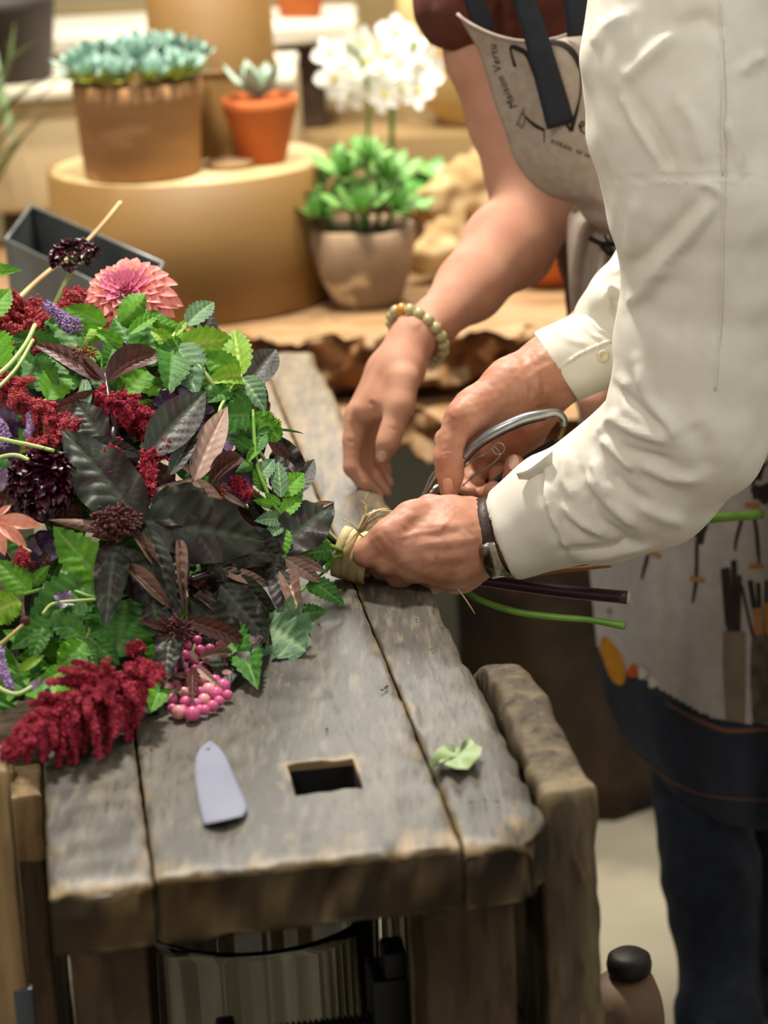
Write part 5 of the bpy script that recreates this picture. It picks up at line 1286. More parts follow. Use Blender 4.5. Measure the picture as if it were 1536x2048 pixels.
for b, tt, k_, sh, w_, ro in [((562, 995), (556, 922), 'bluish', 'oval', .8, 0), ((562, 992), (608, 946), 'mint', 'oval', .9, 0), ((560, 1035), (606, 982), 'mint', 'oval', .7, 0), ((564, 1048), (614, 1046), 'mint', 'oval', .95, 0), ((566, 1056), (560, 1130), 'mint', 'oval', 1.0, 0), ((562, 1038), (508, 1042), 'bluish', 'oval', .95, 0), ((564, 1050), (522, 1080), 'bluish', 'oval', .8, 0), ((560, 1010), (530, 985), 'mint', 'oval', .8, 0), ((545, 1010), (505, 1000), 'mint', 'oval', .8, 10),
      ((592, 1034), (640, 1016), 'deep', 'oval', .9, 0), ((640, 1040), (646, 1010), 'mint', 'oval2', .6, 0), ((652, 1078), (602, 1052), 'deep', 'oval2', .8, 0)]:
    leaf(t, k_, sh, b, tt, w_, ro, -.006)
t = thing('mint_branch', 640, 1110, 'crumpled deep green leaves tucked against the raffia band', 'foliage')
for b, tt, k_, sh, w_, ro in [((662, 1085), (600, 1082), 'mint', 'cup', .9, 0), ((664, 1100), (596, 1112), 'deep', 'oval', 1, 0), ((660, 1100), (640, 1140), 'deep', 'oval2', .9, 0), ((664, 1108), (652, 1148), 'mint', 'oval', .7, 0), ((618, 1160), (690, 1212), 'deep', 'oval', .95, 10), ((586, 1232), (655, 1222), 'deep', 'oval', .95, 0), ((612, 1170), (640, 1190), 'mint', 'oval', .8, 0)]:
    leaf(t, k_, sh, b, tt, w_, ro, .0)
stem(t, [(600, 1150), (650, 1120), TIE], 3.5, 'gstem')
# --- lower left green
t = thing('nettle_branch', 170, 1250, 'deep green branch with one big round leaf above the lower crimson plume', 'foliage')
stem(t, [(172, 1278), (188, 1242), (212, 1236), (240, 1212), (350, 1160, 1.95), (560, 1120, 2.03), TIE], 4.5, 'gstem')
for b, tt, k_, sh, w_, ro in [((250, 1200), (236, 1316), 'deep', 'round', 1.1, 5), ((170, 1280), (92, 1222), 'deep', 'oval', 1.0, 0), ((170, 1284), (120, 1336), 'mint', 'round', .8, 0), ((172, 1288), (194, 1340), 'deep', 'oval', .9, 0), ((130, 1336), (76, 1372), 'mint', 'oval', 1, 0), ((132, 1338), (92, 1340), 'lime', 'oval', .7, 0), ((172, 1270), (240, 1330), 'deep', 'oval', 1.0, 0), ((160, 1300), (150, 1370), 'deep', 'oval', .9, 0)]:
    leaf(t, k_, sh, b, tt, w_, ro)
t = thing('nettle_branch', 120, 1150, 'green branch with large toothed leaves at the left edge under the maroon bloom', 'foliage')
stem(t, [(40, 1190), (120, 1175), (228, 1197), (400, 1130, 1.97), TIE], 4, 'gstem')
for b, tt, k_, sh, w_, ro in [((212, 1178), (106, 1052), 'mint', 'oval', 1.0, 0), ((182, 1166), (50, 1262), 'deep', 'oval', 1.2, 0), ((60, 1172), (100, 1130), 'mint', 'cup', .9, 0), ((60, 1185), (-10, 1120), 'mint', 'oval', 1.1, 0), ((40, 1200), (-40, 1240), 'lime', 'round', .8, 0), ((110, 1240), (20, 1300), 'deep', 'oval', 1, 0), ((90, 1250), (60, 1330), 'deep', 'oval', .8, 0), ((150, 1180), (120, 1240), 'mint', 'oval', .8, 0),
      ((60, 1290), (5, 1260), 'mint', 'oval', .8, 0), ((40, 1340), (90, 1310), 'lime', 'oval', .7, 0), ((20, 1360), (60, 1385), 'deep', 'oval', .8, 0), ((10, 1330), (40, 1350), 'mint', 'oval', .8, 0), ((-10, 1400), (40, 1420), 'deep', 'lance', .8, 0)]:
    leaf(t, k_, sh, b, tt, w_, ro)
stem(t, [(85, 1228), (105, 1208), (150, 1202), (228, 1197)], 3.2, 'lightstem', -.01)
t = thing('nettle_branch', 110, 760, 'green branch with broad leaves between the two red plumes at the left', 'foliage')
stem(t, [(90, 800), (150, 900, 2.0), (400, 1050, 2.03), TIE], 4, 'gstem')
for b, tt, k_, sh, w_, ro in [((96, 800), (132, 728), 'mint', 'oval', 1.1, 0), ((108, 780), (50, 716), 'deep', 'oval', 1.1, 0), ((150, 780), (110, 700), 'deep', 'oval', 1, 0), ((235, 812), (296, 742), 'mint', 'round', .8, 0), ((232, 800), (180, 740), 'deep', 'oval', .8, 0), ((290, 800), (330, 770), 'lime', 'cup', .9, 0), ((80, 900), (84, 822), 'mint', 'oval', .8, 0), ((62, 902), (18, 852), 'mint', 'oval', .9, 0), ((70, 905), (-10, 896), 'lime', 'oval', .8, 0),
      ((90, 902), (148, 862), 'lime', 'cup', .7, 0), ((50, 940), (0, 960), 'lime', 'oval', .7, 0), ((60, 930), (25, 915), 'mint', 'oval', .7, 0), ((200, 740), (215, 700), 'mint', 'oval', 1, 0), ((280, 740), (250, 700), 'mint', 'oval', 1, 0), ((60, 1020), (10, 990), 'deep', 'oval', .8, 0), ((70, 740), (30, 700), 'deep', 'oval', .8, 0)]:
    leaf(t, k_, sh, b, tt, w_, ro, .012)
t = thing('green_sprig', 20, 560, 'two bright green leaf tips at the left edge beside the zinc box', 'foliage')
for b, tt, w_ in [((-50, 545), (46, 540), .6), ((-30, 640), (22, 578), .9)]: leaf(t, 'mint', 'oval', b, tt, w_, 0)
stem(t, [(-50, 545), (-60, 640), (0, 800, 2.1)], 4, 'gstem')
t = thing('green_leaf_branch', 560, 1280, 'pale green toothed leaf lying flat on the bench below the dark leaves', 'foliage')
leaf(t, 'bluish', 'round', (526, 1248), (612, 1302), .95, 0); leaf(t, 'deep', 'oval', (486, 1300), (516, 1380), .6, 0); leaf(t, 'deep', 'oval', (440, 1262), (505, 1345), .9, 0, .01); leaf(t, 'bluish', 'oval', (510, 1180), (532, 1250), .7, 0, .0)
leaf(t, 'deep', 'oval', (306, 1400), (302, 1330), .6, 0); leaf(t, 'mint', 'oval', (325, 1370), (300, 1428), .8, 0); leaf(t, 'deep', 'oval', (300, 1310), (312, 1370), .9, 0)
stem(t, [(440, 1262), (526, 1240), (640, 1150, 2.03), TIE], 3.5, 'gstem', .01)

# --- dark dusky foliage
t = thing('dark_foliage_branch', 215, 780, 'dark maroon-leaved branch rising in the upper middle of the bouquet, rust-coloured flower at its tip', 'foliage')
t['label'] = 'dark maroon-leaved branch with a rust fuzzy flower, upper middle of the bouquet'
stem(t, [(208, 740), (216, 790), (228, 850), (240, 900), (400, 1030, 1.95), (600, 1110, 2.03), TIE], [6, 8, 9, 8, 6, 5, 5], 'purstem', -.005)
for b, tt, k_, sh, w_, ro in [((215, 765), (312, 700), 'rust', 'lance2', 1.15, 0), ((212, 766), (58, 685), 'rust', 'lance', .75, -20), ((207, 790), (84, 826), 'rust', 'lance', .95, 10), ((200, 750), (100, 715), 'rust', 'lance3', .8, 0), ((205, 885), (148, 800), 'dusk', 'broad', 1.25, 0), ((170, 820), (172, 755), 'bluish', 'lance', .9, 0), ((228, 850), (250, 760), 'rust', 'lance3', .5, 0), ((205, 760), (150, 718), 'rust', 'lance2', .9, 10)]:
    leaf(t, k_, sh, b, tt, w_, ro, -.012)
def fuzz(parent, name, c, r, n, m, seed, L_=1.0, elong=(1, 1, .7)):
    rr_ = random.Random(seed); gs = []
    for i in range(n):
        d_ = norm([rr_.gauss(0, 1), rr_.gauss(0, 1), rr_.gauss(0, 1)]); p = c+d_*np.array(elong)*r*rr_.uniform(.2, 1)
        q_ = p+norm(d_+np.array([rr_.gauss(0, .5), rr_.gauss(0, .5), rr_.gauss(0, .5)]))*r*.28*L_
        gs.append(tube_geo(np.array([p, (p+q_)/2, q_]), [r*.05, r*.07, r*.035], 4))
    o = mesh(name, *join(gs), M[m], parent); tag(o, kind='stuff'); return o
fuzz(t, 'flower_fuzz', BP(168, 710, -.02), 26*mpp(BP(168, 710)), 150, 'orangefuzz', 3)
t = thing('dark_foliage_branch', 390, 950, 'dark branch with pink-backed curling leaves right of centre in the bouquet', 'foliage')
stem(t, [(392, 940), (388, 965), (440, 1020), (560, 1090, 2.02), TIE], 6, 'purstem', -.01)
for b, tt, k_, sh, w_, ro in [((388, 962), (455, 812), 'tan', 'lance', .85, 0), ((296, 912), (412, 782), 'dusk', 'lance', 1.2, 0), ((340, 950), (398, 850), 'dusk', 'lance', .8, 0), ((388, 958), (470, 1068), 'tan', 'lance', 1.0, 0), ((420, 972), (480, 912), 'rust', 'roll', 1.3, 0), ((412, 975), (452, 1000), 'rust', 'lance2', 1, 0), ((390, 955), (300, 992), 'tan', 'lance3', .9, 0), ((395, 950), (452, 918), 'tan', 'lance', .9, 0),
      ((385, 950), (345, 905), 'tan', 'lance', .7, 0), ((380, 945), (372, 890), 'rust', 'lance', .7, 0), ((440, 985), (492, 1015), 'tan', 'lance', .7, 0)]:
    leaf(t, k_, sh, b, tt, w_, ro, -.02)
fuzz(t, 'flower_fuzz', BP(438, 985, -.02), 22*mpp(BP(438, 985)), 100, 'orangefuzz', 4)
t = thing('dark_foliage_branch', 260, 1040, 'dark branch with the largest olive-black leaves around a maroon fuzzy flower, bouquet centre', 'foliage')
stem(t, [(240, 1000), (300, 1050), (420, 1080), (560, 1105, 2.0), TIE], 7, 'purstem', -.0)
for b, tt, k_, sh, w_, ro in [((282, 1052), (124, 858), 'dusk', 'broad', .95, 0), ((288, 1042), (532, 1084), 'dusk', 'broad', 1.0, 0), ((300, 1035), (430, 985), 'dusk', 'broad', 1.0, 0), ((170, 884), (294, 914), 'dusk', 'lance', 1.0, 0), ((262, 1052), (96, 1040), 'tan', 'lance3', .55, 0), ((290, 1055), (352, 1240), 'dusk', 'lance', .8, 20), ((205, 1100), (348, 1226), 'dusk', 'broad', .9, 0), ((240, 1130), (352, 1222), 'tan', 'roll', .8, 0),
      ((258, 1062), (330, 1150), 'tan', 'roll', .8, 0), ((345, 1080), (360, 1240), 'dusk', 'lance', 1.1, 0), ((356, 1080), (376, 1238), 'tan', 'roll', .55, 0), ((250, 1100), (195, 1180), 'dusk', 'broad', 1.1, 0), ((230, 1080), (210, 1260), 'dusk', 'broad', .7, 0), ((300, 1200), (330, 1280), 'dusk', 'broad', 1.2, 0)]:
    leaf(t, k_, sh, b, tt, w_, ro, -.02)
fuzz(t, 'flower_fuzz', BP(232, 1045, -.03), 50*mpp(BP(232, 1045)), 420, 'maroon2', 5, .7)
t = thing('dark_foliage_branch', 450, 1160, 'dark branch with drooping tan-edged leaves above the bare bench', 'foliage')
stem(t, [(380, 1160), (450, 1140), (560, 1125, 2.0), TIE], 7, 'purstem', -.0)
for b, tt, k_, sh, w_, ro in [((388, 1212), (508, 1288), 'tan', 'lance', .8, 0), ((380, 1200), (500, 1305), 'dusk', 'broad', .9, 0), ((440, 1140), (546, 1174), 'tan', 'lance', .7, 0), ((400, 1110), (500, 1170), 'dusk', 'broad', .8, 0), ((440, 1170), (545, 1292), 'dusk', 'broad', .9, 0), ((470, 1150), (560, 1250), 'dusk', 'lance', 1.1, 0), ((566, 1150), (624, 1278), 'tan', 'roll', .9, 0), ((550, 1140), (600, 1270), 'dusk', 'lance', 1.2, 0),
      ((562, 1112), (646, 1168), 'tan', 'lance', .95, 0), ((570, 1110), (656, 1146), 'tan', 'lance', .7, 0), ((556, 1102), (668, 1004), 'dusk', 'broad', 1.0, 0), ((545, 1100), (560, 1180), 'dusk', 'broad', 1.0, 0), ((385, 1190), (452, 1234), 'tan', 'roll', .9, 0), ((420, 1100), (560, 1110), 'dusk', 'broad', .8, 0), ((410, 1090), (480, 1120), 'tan', 'lance', .6, 0), ((500, 1200), (530, 1300), 'dusk', 'lance', .9, 0),
      ((400, 1180), (440, 1290), 'dusk', 'broad', .9, 0), ((490, 1060), (570, 1130), 'dusk', 'broad', 1.0, 0), ((620, 1020), (670, 1003), 'tan', 'lance', .6, 0)]:
    leaf(t, k_, sh, b, tt, w_, ro, -.008)
t = thing('dark_foliage_branch', 350, 1300, 'dark branch hanging low over the pink berries with thin curled bracts', 'foliage')
stem(t, [(350, 1190), (352, 1240), (358, 1300), (365, 1340)], 5, 'purstem', -.02)
for b, tt, k_, sh, w_, ro in [((352, 1262), (270, 1240), 'rust', 'lance', .7, 0), ((340, 1260), (330, 1370), 'dusk', 'broad', .8, 0), ((372, 1240), (505, 1290), 'rust', 'lance', .8, 0), ((352, 1380), (332, 1395), 'tan', 'lance', .8, 0), ((350, 1310), (346, 1360), 'tan', 'roll', .8, 0), ((345, 1352), (385, 1358), 'tan', 'roll', .9, 0), ((400, 1310), (422, 1330), 'tan', 'lance', .9, 0), ((392, 1320), (465, 1305), 'tan', 'roll', .7, 0),
      ((385, 1340), (385, 1420), 'rust', 'lance', .5, 0), ((395, 1335), (448, 1382), 'tan', 'lance', .6, 0), ((380, 1300), (400, 1330), 'tan', 'lance', .9, 0), ((362, 1378), (340, 1400), 'tan', 'roll', .9, 0)]:
    leaf(t, k_, sh, b, tt, w_, ro, -.03)
fuzz(t, 'flower_fuzz', BP(350, 1262, -.03), 34*mpp(BP(350, 1262)), 170, 'maroon2', 6, 1.6)
fuzz(t, 'flower_fuzz', BP(383, 1360, -.03), 16*mpp(BP(350, 1262)), 70, 'orangefuzz', 7, 1.2)

# --- inner mass of leaves that closes the bouquet
rr = random.Random(11)
fills = []
for g_, (lb_, kinds) in enumerate([('dense inner green leaves filling the middle of the bouquet', ['deep', 'mint', 'deep']), ('dense inner dark leaves seen between the blooms', ['dusk', 'rust', 'dusk'])]):
    t = thing('inner_foliage', 200+200*g_, 1000, lb_, 'foliage')
    stem(t, [(200, 1000, 1.97), (450, 1080, 2.02), TIE], 5, 'purstem'); n_ = 0
    while n_ < 120:
        x_ = rr.uniform(-240, 590); y_ = rr.uniform(700, 1390)
        if ((x_-180)/430)**2+((y_-1010)/395)**2 > .92: continue
        if g_ == 0 and rr.random() < (x_-100)/500: continue
        if g_ == 1 and rr.random() > .35+(x_-50)/400: continue
        L_ = rr.uniform(70, 120); a = math.atan2(y_-1100, x_-700)+rr.uniform(-1.3, 1.3)
        leaf(t, rr.choice(kinds), rr.choice(['oval', 'broad', 'oval2', 'cup'] if g_ == 0 else ['broad', 'lance', 'broad']), (x_, y_), (x_+L_*math.cos(a), y_+L_*math.sin(a)), rr.uniform(.9, 1.3), rr.uniform(-30, 30), .03+rr.random()*.06)
        n_ += 1

# --- astilbe plumes
def floret_cloud(pts, rad, m, parent, name='florets', seed=0):
    """many tiny pointed florets; pts (n,3), one joined mesh"""
    rs = np.random.RandomState(seed); n_ = len(pts)
    o6 = np.array([[1, 0, 0], [-1, 0, 0], [0, 1, 0], [0, -1, 0], [0, 0, 1], [0, 0, -1]], float)
    f8 = np.array([[0, 2, 4], [2, 1, 4], [1, 3, 4], [3, 0, 4], [2, 0, 5], [1, 2, 5], [3, 1, 5], [0, 3, 5]])
    sc3 = rad*rs.uniform(.6, 1.3, (n_, 1, 1))*np.array([1, .7, 1.6]); V = o6[None]*sc3
    q, _ = np.linalg.qr(rs.randn(n_, 3, 3)); V = np.einsum('nij,nkj->nki', q, V)+pts[:, None, :]
    Fc = (f8[None]+6*np.arange(n_)[:, None, None]).reshape(-1, 3)
    o = mesh(name, V.reshape(-1, 3), Fc, M[m], parent, False); return tag(o, kind='stuff')
def plume(t, axis, wid, m, nb=26, dens=60, seed=0, droop=.3, d=0, rad=.0014, stemm='rust_stem', hang=0):
    rs = np.random.RandomState(seed); ax = catmull([list(BP(x, y, d)) for x, y in axis], 40); W = np.interp(np.linspace(0, 1, 40), np.linspace(0, 1, len(wid)), wid)
    tube('stem', ax[::4], .0013, M['purstem'], t, 6); P = []
    for b_ in range(nb):
        i = int(rs.uniform(0, 38)); c = ax[i]; T = norm(ax[min(i+2, 39)]-ax[max(i-2, 0)]); k = mpp(c)
        s_ = rs.randn(3); s_ = norm(s_-T*(s_@T)); s_ = norm(s_+np.array([0, -.2, .1])+T*rs.uniform(.3, .9)); L_ = W[i]*k*rs.uniform(.6, 1.1)
        e = c+s_*L_+np.array([0, 0, -droop*L_]); u = np.linspace(0, 1, max(4, int(dens*L_/.03)))[:, None]
        line = c*(1-u)+e*u+np.array([0, 0, .25*L_])*u*(1-u)*2
        for r_ in range(3): P.append(line+rs.randn(*line.shape)*.0024*(1.15-u))
    P.append(ax+rs.randn(40, 3)*.002); P.append(ax[20:]+rs.randn(20, 3)*.003)
    P = np.vstack(P); P[:, 2] = np.where(P[:, 0] > BO[0]-.02, np.maximum(P[:, 2], .7525), P[:, 2])
    floret_cloud(P, rad, m, t, seed=seed)
t = thing('astilbe', 170, 1410, 'crimson astilbe plume lying over the front left bench edge', 'flower')
plume(t, [(320, 1345), (250, 1375), (190, 1395), (120, 1440), (55, 1478), (0, 1512)], [80, 118, 118, 80, 36, 10], 'astilbe', 150, 66, 1, .22, -.06, .0016)
stem(t, [(330, 1345), (400, 1250, 1.88), (560, 1140, 2.03), TIE], 4, 'purstem')
t = thing('astilbe', 70, 800, 'brick red astilbe plume curving down at the left below the green stems', 'flower')
plume(t, [(-60, 720), (0, 765), (50, 800), (100, 835), (160, 850)], [45, 48, 50, 44, 20], 'brick', 60, 56, 2, .1, -.012, .0016)
plume(t, [(60, 900), (110, 880), (145, 840)], [25, 30, 20], 'brick', 22, 56, 12, .1, -.012, .0016)
stem(t, [(160, 850), (300, 950, 2.0), (560, 1090, 2.04), TIE], 4, 'purstem', .03)
t = thing('astilbe', 60, 660, 'blurred brick red astilbe plumes at the left edge, farthest back', 'flower')
for i, (ax_, w_) in enumerate([([(-40, 700), (0, 640), (40, 600)], [60, 55, 20]), ([(20, 720), (60, 660), (80, 600)], [55, 45, 15]), ([(90, 660), (140, 600), (165, 585)], [30, 24, 8]), ([(0, 760), (60, 720), (110, 670)], [60, 50, 25])]):
    plume(t, ax_, w_, 'brick', 36, 50, 20+i, .05, .05, .0018)
stem(t, [(20, 720, 2.1), (300, 950, 2.05), TIE], 4, 'purstem')
t = thing('astilbe', 250, 840, 'bright crimson astilbe plume just right of the dark upright stem', 'flower')
plume(t, [(190, 800), (240, 815), (285, 845), (320, 870)], [40, 46, 44, 25], 'astilbe', 60, 60, 3, .0, -.004, .0016)
plume(t, [(200, 830), (210, 880), (220, 920)], [25, 30, 25], 'astilbe', 26, 60, 13, .0, -.002, .0016)
stem(t, [(320, 870), (450, 1000, 2.03), TIE], 4, 'purstem', .03)
t = thing('astilbe', 340, 910, 'small crimson astilbe tips between the dark leaves near the bouquet centre', 'flower')
for i, (ax_, w_) in enumerate([([(290, 930), (320, 905), (352, 885)], [28, 26, 16]), ([(300, 990), (290, 960), (300, 925)], [26, 24, 18]), ([(465, 965), (480, 975), (500, 992)], [14, 18, 12]), ([(240, 880), (215, 930), (260, 960)], [26, 26, 18]), ([(262, 1296), (270, 1300), (278, 1292)], [8, 10, 6]), ([(40, 1110), (50, 1120)], [6, 8])]):
    plume(t, ax_, w_, 'astilbe', 20, 60, 30+i, .0, -.018, .0014)
stem(t, [(300, 950), (450, 1050, 2.03), TIE], 3, 'purstem', .02)

# --- dark maroon pompoms
petal_s = leaf_geo(w=.8, fold=.5, curl=.25, veins=3, n=5, mm=4, wav=.3, peak=.6)
me_mar = memo('petal', *petal_s, M['maroon'])
def pompom(t, c, rad, axis, n_, me, seed, hemi=-.3, ps=.55, el=(1, 1, 1)):
    q = Vector(axis).to_track_quat('Z', 'Y').to_matrix(); rr_ = random.Random(seed)
    for i in range(n_):
        zz = 1-(1-hemi)*(i+.5)/n_; a = i*2.39996; r_ = math.sqrt(max(0, 1-zz*zz))
        d_ = q @ Vector((r_*math.cos(a), r_*math.sin(a), zz)); p = Vector(c)+Vector((d_[0]*rad*el[0], d_[1]*rad*el[1], d_[2]*rad*el[2]))*.62
        dd = (d_+Vector((rr_.gauss(0, .25), rr_.gauss(0, .25), rr_.gauss(0, .25)))).normalized()
        Mx = Matrix.Translation(p) @ (dd.to_track_quat('X', 'Z').to_matrix() @ Matrix.Rotation(rr_.uniform(-.6, .6), 3, 'X')).to_4x4() @ Matrix.Scale(rad*ps*rr_.uniform(.8, 1.2), 4)
        linkdata('petal', me, Mx, t)
t = thing('scabiosa', 90, 965, 'large near-black maroon bloom at the left edge of the bouquet', 'flower')
c = BP(88, 968, .0); k = mpp(c); pompom(t, c, 74*k, (0, -.9, .35), 170, me_mar, 1, -.2, .42)
lathe('core', [(0, -.6), (.5, -.35), (.62, 0), (.5, .35), (0, .6)], (0, 0, 0), M['maroon'], t, 20).data.transform(Matrix.Translation(Vector(c)) @ Matrix.Scale(70*k, 4))
stem(t, [(100, 1000), (300, 1080, 2.0), TIE], 4, 'purstem', .05)
t = thing('scabiosa', 150, 515, 'small dark maroon bloom on a green stem in front of the zinc box', 'flower')
c = at(150, 517, 2.24); k = mpp(c); pompom(t, c, 52*k, (-.1, -.15, 1), 90, me_mar, 2, -.25, .45, (1, 1, .55))
tube('stem', [c+np.array([0, 0, -.004]), at(128, 570, 2.24), at(92, 640, 2.2), at(30, 720, 2.15), at(-60, 790, 2.12)], .0022, M['lightstem'], t, 10, 30)
for a in range(7): strap_leaf('bract', [c+np.array([0, 0, -.002]), c+np.array([.010*math.cos(a*.9), .010*math.sin(a*.9), -.004]), c+np.array([.019*math.cos(a*.9), .019*math.sin(a*.9), .001])], .0022, M['gstem'], t, 6)
t = thing('scabiosa', 62, 636, 'tiny dark maroon seed head on a pale stem left of the lilac flower spike', 'flower')
c = at(58, 640, 2.14); k = mpp(c); pompom(t, c, 24*k, (0, -.3, 1), 46, me_mar, 3, -.2, .6)
tube('stem', [c, at(62, 690, 2.13), at(20, 740, 2.12), at(-50, 770, 2.12)], .002, M['lightstem'], t, 8, 20)
# dahlia
t = thing('dahlia', 255, 580, 'large salmon pink dahlia with many narrow petals at the top of the bouquet', 'flower')
pd = leaf_geo(w=.42, fold=.45, curl=.16, veins=2, n=8, mm=4, peak=.62); me_d1 = memo('petal', *pd, M['dahlia']); me_d2 = memo('petal', *pd, M['dahlia_in'])
c = at(256, 598, 2.17); k = mpp(c); axd = Vector((-.10, -.62, .78)); q = axd.to_track_quat('Z', 'Y').to_matrix(); rd = 97*k; rr_ = random.Random(4)
for i in range(150):
    f = (i+.5)/150; a = i*2.39996; el = math.radians(86-112*f**.75+rr_.uniform(-6, 6)); L_ = rd*(.30+.42*f**.6)*rr_.uniform(.92, 1.08)
    d_ = q @ Vector((math.cos(a)*math.cos(el), math.sin(a)*math.cos(el), math.sin(el))); o_ = q @ Vector((math.cos(a)*rd*.42*f**.6, math.sin(a)*rd*.42*f**.6, rd*.22*(1-f*1.3)))
    up = q @ Vector((-math.cos(a)*math.sin(el), -math.sin(a)*math.sin(el), math.cos(el))); sd = up.cross(d_)
    Mx = Matrix(((d_[0]*L_, sd[0]*L_, up[0]*L_, c[0]+o_[0]), (d_[1]*L_, sd[1]*L_, up[1]*L_, c[1]+o_[1]), (d_[2]*L_, sd[2]*L_, up[2]*L_, c[2]+o_[2]), (0, 0, 0, 1)))
    linkdata('petal', me_d2 if f < .30 else me_d1, Mx, t)
tube('stem', [c, c+np.array([.01, 0, -.05]), at(300, 760, 2.15), at(500, 980, 2.08), at(*TIE)], .003, M['gstem'], t, 8, 24)
# hydrangea florets
g = [petal_geo(5, 4, 1.05, .12)]
flh = join([(rot(g[0][0], 'Z', i*math.pi/2+.2), g[0][1]) for i in range(4)]); me_h1 = memo('floret', *flh, M['hyd']); me_h2 = memo('floret', *flh, M['hyd2'])
def hydr(t, spots, R_, seed, d=-.005):
    rr_ = random.Random(seed)
    for x_, y_ in spots:
        c = BP(x_, y_, d+rr_.uniform(-.01, .01)); d_ = (Vector(CAM-c).normalized()+Vector((rr_.gauss(0, .45), rr_.gauss(0, .3), rr_.gauss(0, .45)))).normalized()
        linkdata('floret', rr_.choice([me_h1, me_h1, me_h2]), Matrix.Translation(Vector(c)) @ (d_.to_track_quat('Z', 'Y').to_matrix() @ Matrix.Rotation(rr_.random()*3, 3, 'Z')).to_4x4() @ Matrix.Scale(R_*mpp(c), 4), t)
t = thing('hydrangea', 450, 930, 'dark purple hydrangea head behind the curling leaves at the right', 'flower')
hydr(t, [(330, 800), (370, 800), (300, 830), (345, 850), (390, 870), (430, 860), (425, 900), (450, 880), (440, 935), (470, 930), (500, 960), (480, 990), (455, 965), (410, 930), (400, 990), (310, 900), (335, 980), (500, 925), (350, 900), (375, 920), (290, 800), (405, 825)], 27, 1, .012)
stem(t, [(430, 930), (520, 1040, 2.05), TIE], 5, 'gstem', .05)
t = thing('hydrangea', 40, 850, 'dark purple hydrangea head low at the left edge, above and below the maroon bloom', 'flower')
hydr(t, [(10, 830), (30, 860), (20, 900), (115, 875), (135, 890), (5, 960), (70, 1095), (95, 1080), (60, 1115), (110, 1100), (150, 1180), (165, 1170), (25, 800), (150, 905), (165, 925), (80, 1375), (95, 1400), (110, 1180), (130, 1200), (20, 1150)], 25, 2, .0)
stem(t, [(100, 900), (400, 1030, 2.03), TIE], 5, 'gstem', .07)
# peach lily
t = thing('peach_lily', 10, 1050, 'peach-pink lily-like flower cut off by the left edge of the picture', 'flower')
pl2 = memo('petal', *leaf_geo(w=.36, fold=.5, curl=.12, veins=3, n=12, mm=6, peak=.55), M['peach'])
def petal_to(t, me, b, tt, w_, d): o = leaf(t, 'mint', 'oval', b, tt, w_, 0, d); o.data = me; o.name = 'petal'
for tt, w_ in [((82, 1052), .9), ((54, 1094), .8), ((10, 1112), 1), ((-40, 1100), 1), ((22, 1010), .8), ((-30, 990), 1), ((35, 1055), .8)]: petal_to(t, pl2, (-15, 1040), tt, w_, -.02)
stem(t, [(0, 1050), (30, 1085), (62, 1104)], 3, 'drystem', -.015)
# berries
t = thing('snowberry_cluster', 385, 1370, 'cluster of round pink snowberries resting on the bench', 'berries')
sg = lathe_geo([(0, -1)]+[(math.cos(a), math.sin(a)) for a in np.linspace(-1.3, 1.2, 9)]+[(.2, 1.0), (.08, .94), (0, .92)], 16)
me_b1 = memo('berry', *sg, M['berry']); me_b2 = memo('berry', *sg, M['berry2'])
spots = [(358, 1425, 11), (385, 1428, 12), (392, 1408, 9), (408, 1400, 10), (425, 1412, 9), (343, 1400, 10), (335, 1378, 10), (325, 1362, 7), (372, 1405, 10), (418, 1380, 11), (433, 1388, 11), (446, 1372, 11), (453, 1352, 10), (440, 1345, 10), (430, 1362, 10), (405, 1362, 10), (455, 1390, 8), (352, 1372, 9), (368, 1385, 9),
         (365, 1335, 9), (372, 1345, 8), (385, 1318, 9), (370, 1310, 8), (400, 1300, 8), (420, 1298, 8), (432, 1310, 8), (415, 1318, 9), (440, 1290, 7), (455, 1300, 8), (448, 1318, 8), (405, 1335, 9), (390, 1340, 9), (358, 1320, 8), (345, 1340, 8), (380, 1370, 9), (400, 1385, 9), (430, 1335, 9), (375, 1290, 7), (395, 1280, 7), (365, 1420, 8), (345, 1418, 8), (410, 1420, 8), (400, 1420, 8), (438, 1402, 8)]
for i, (x_, y_, r_) in enumerate(spots):
    c = BP(x_, y_, -.012); zmin = .7525+r_*mpp(c)
    if c[2] < zmin: c = atz(x_, y_, zmin)
    linkdata('berry', me_b2 if i % 6 in (0, 3) and i < 20 else me_b1, Matrix.Translation(Vector(c)) @ Matrix.Rotation(i*1.3, 4, Vector((.3, .8, .5))) @ Matrix.Scale(r_*1.35*mpp(c), 4), t)
stem(t, [(385, 1400), (385, 1340), (400, 1270), (500, 1160, 2.0), TIE], 3, 'drystem', .004)
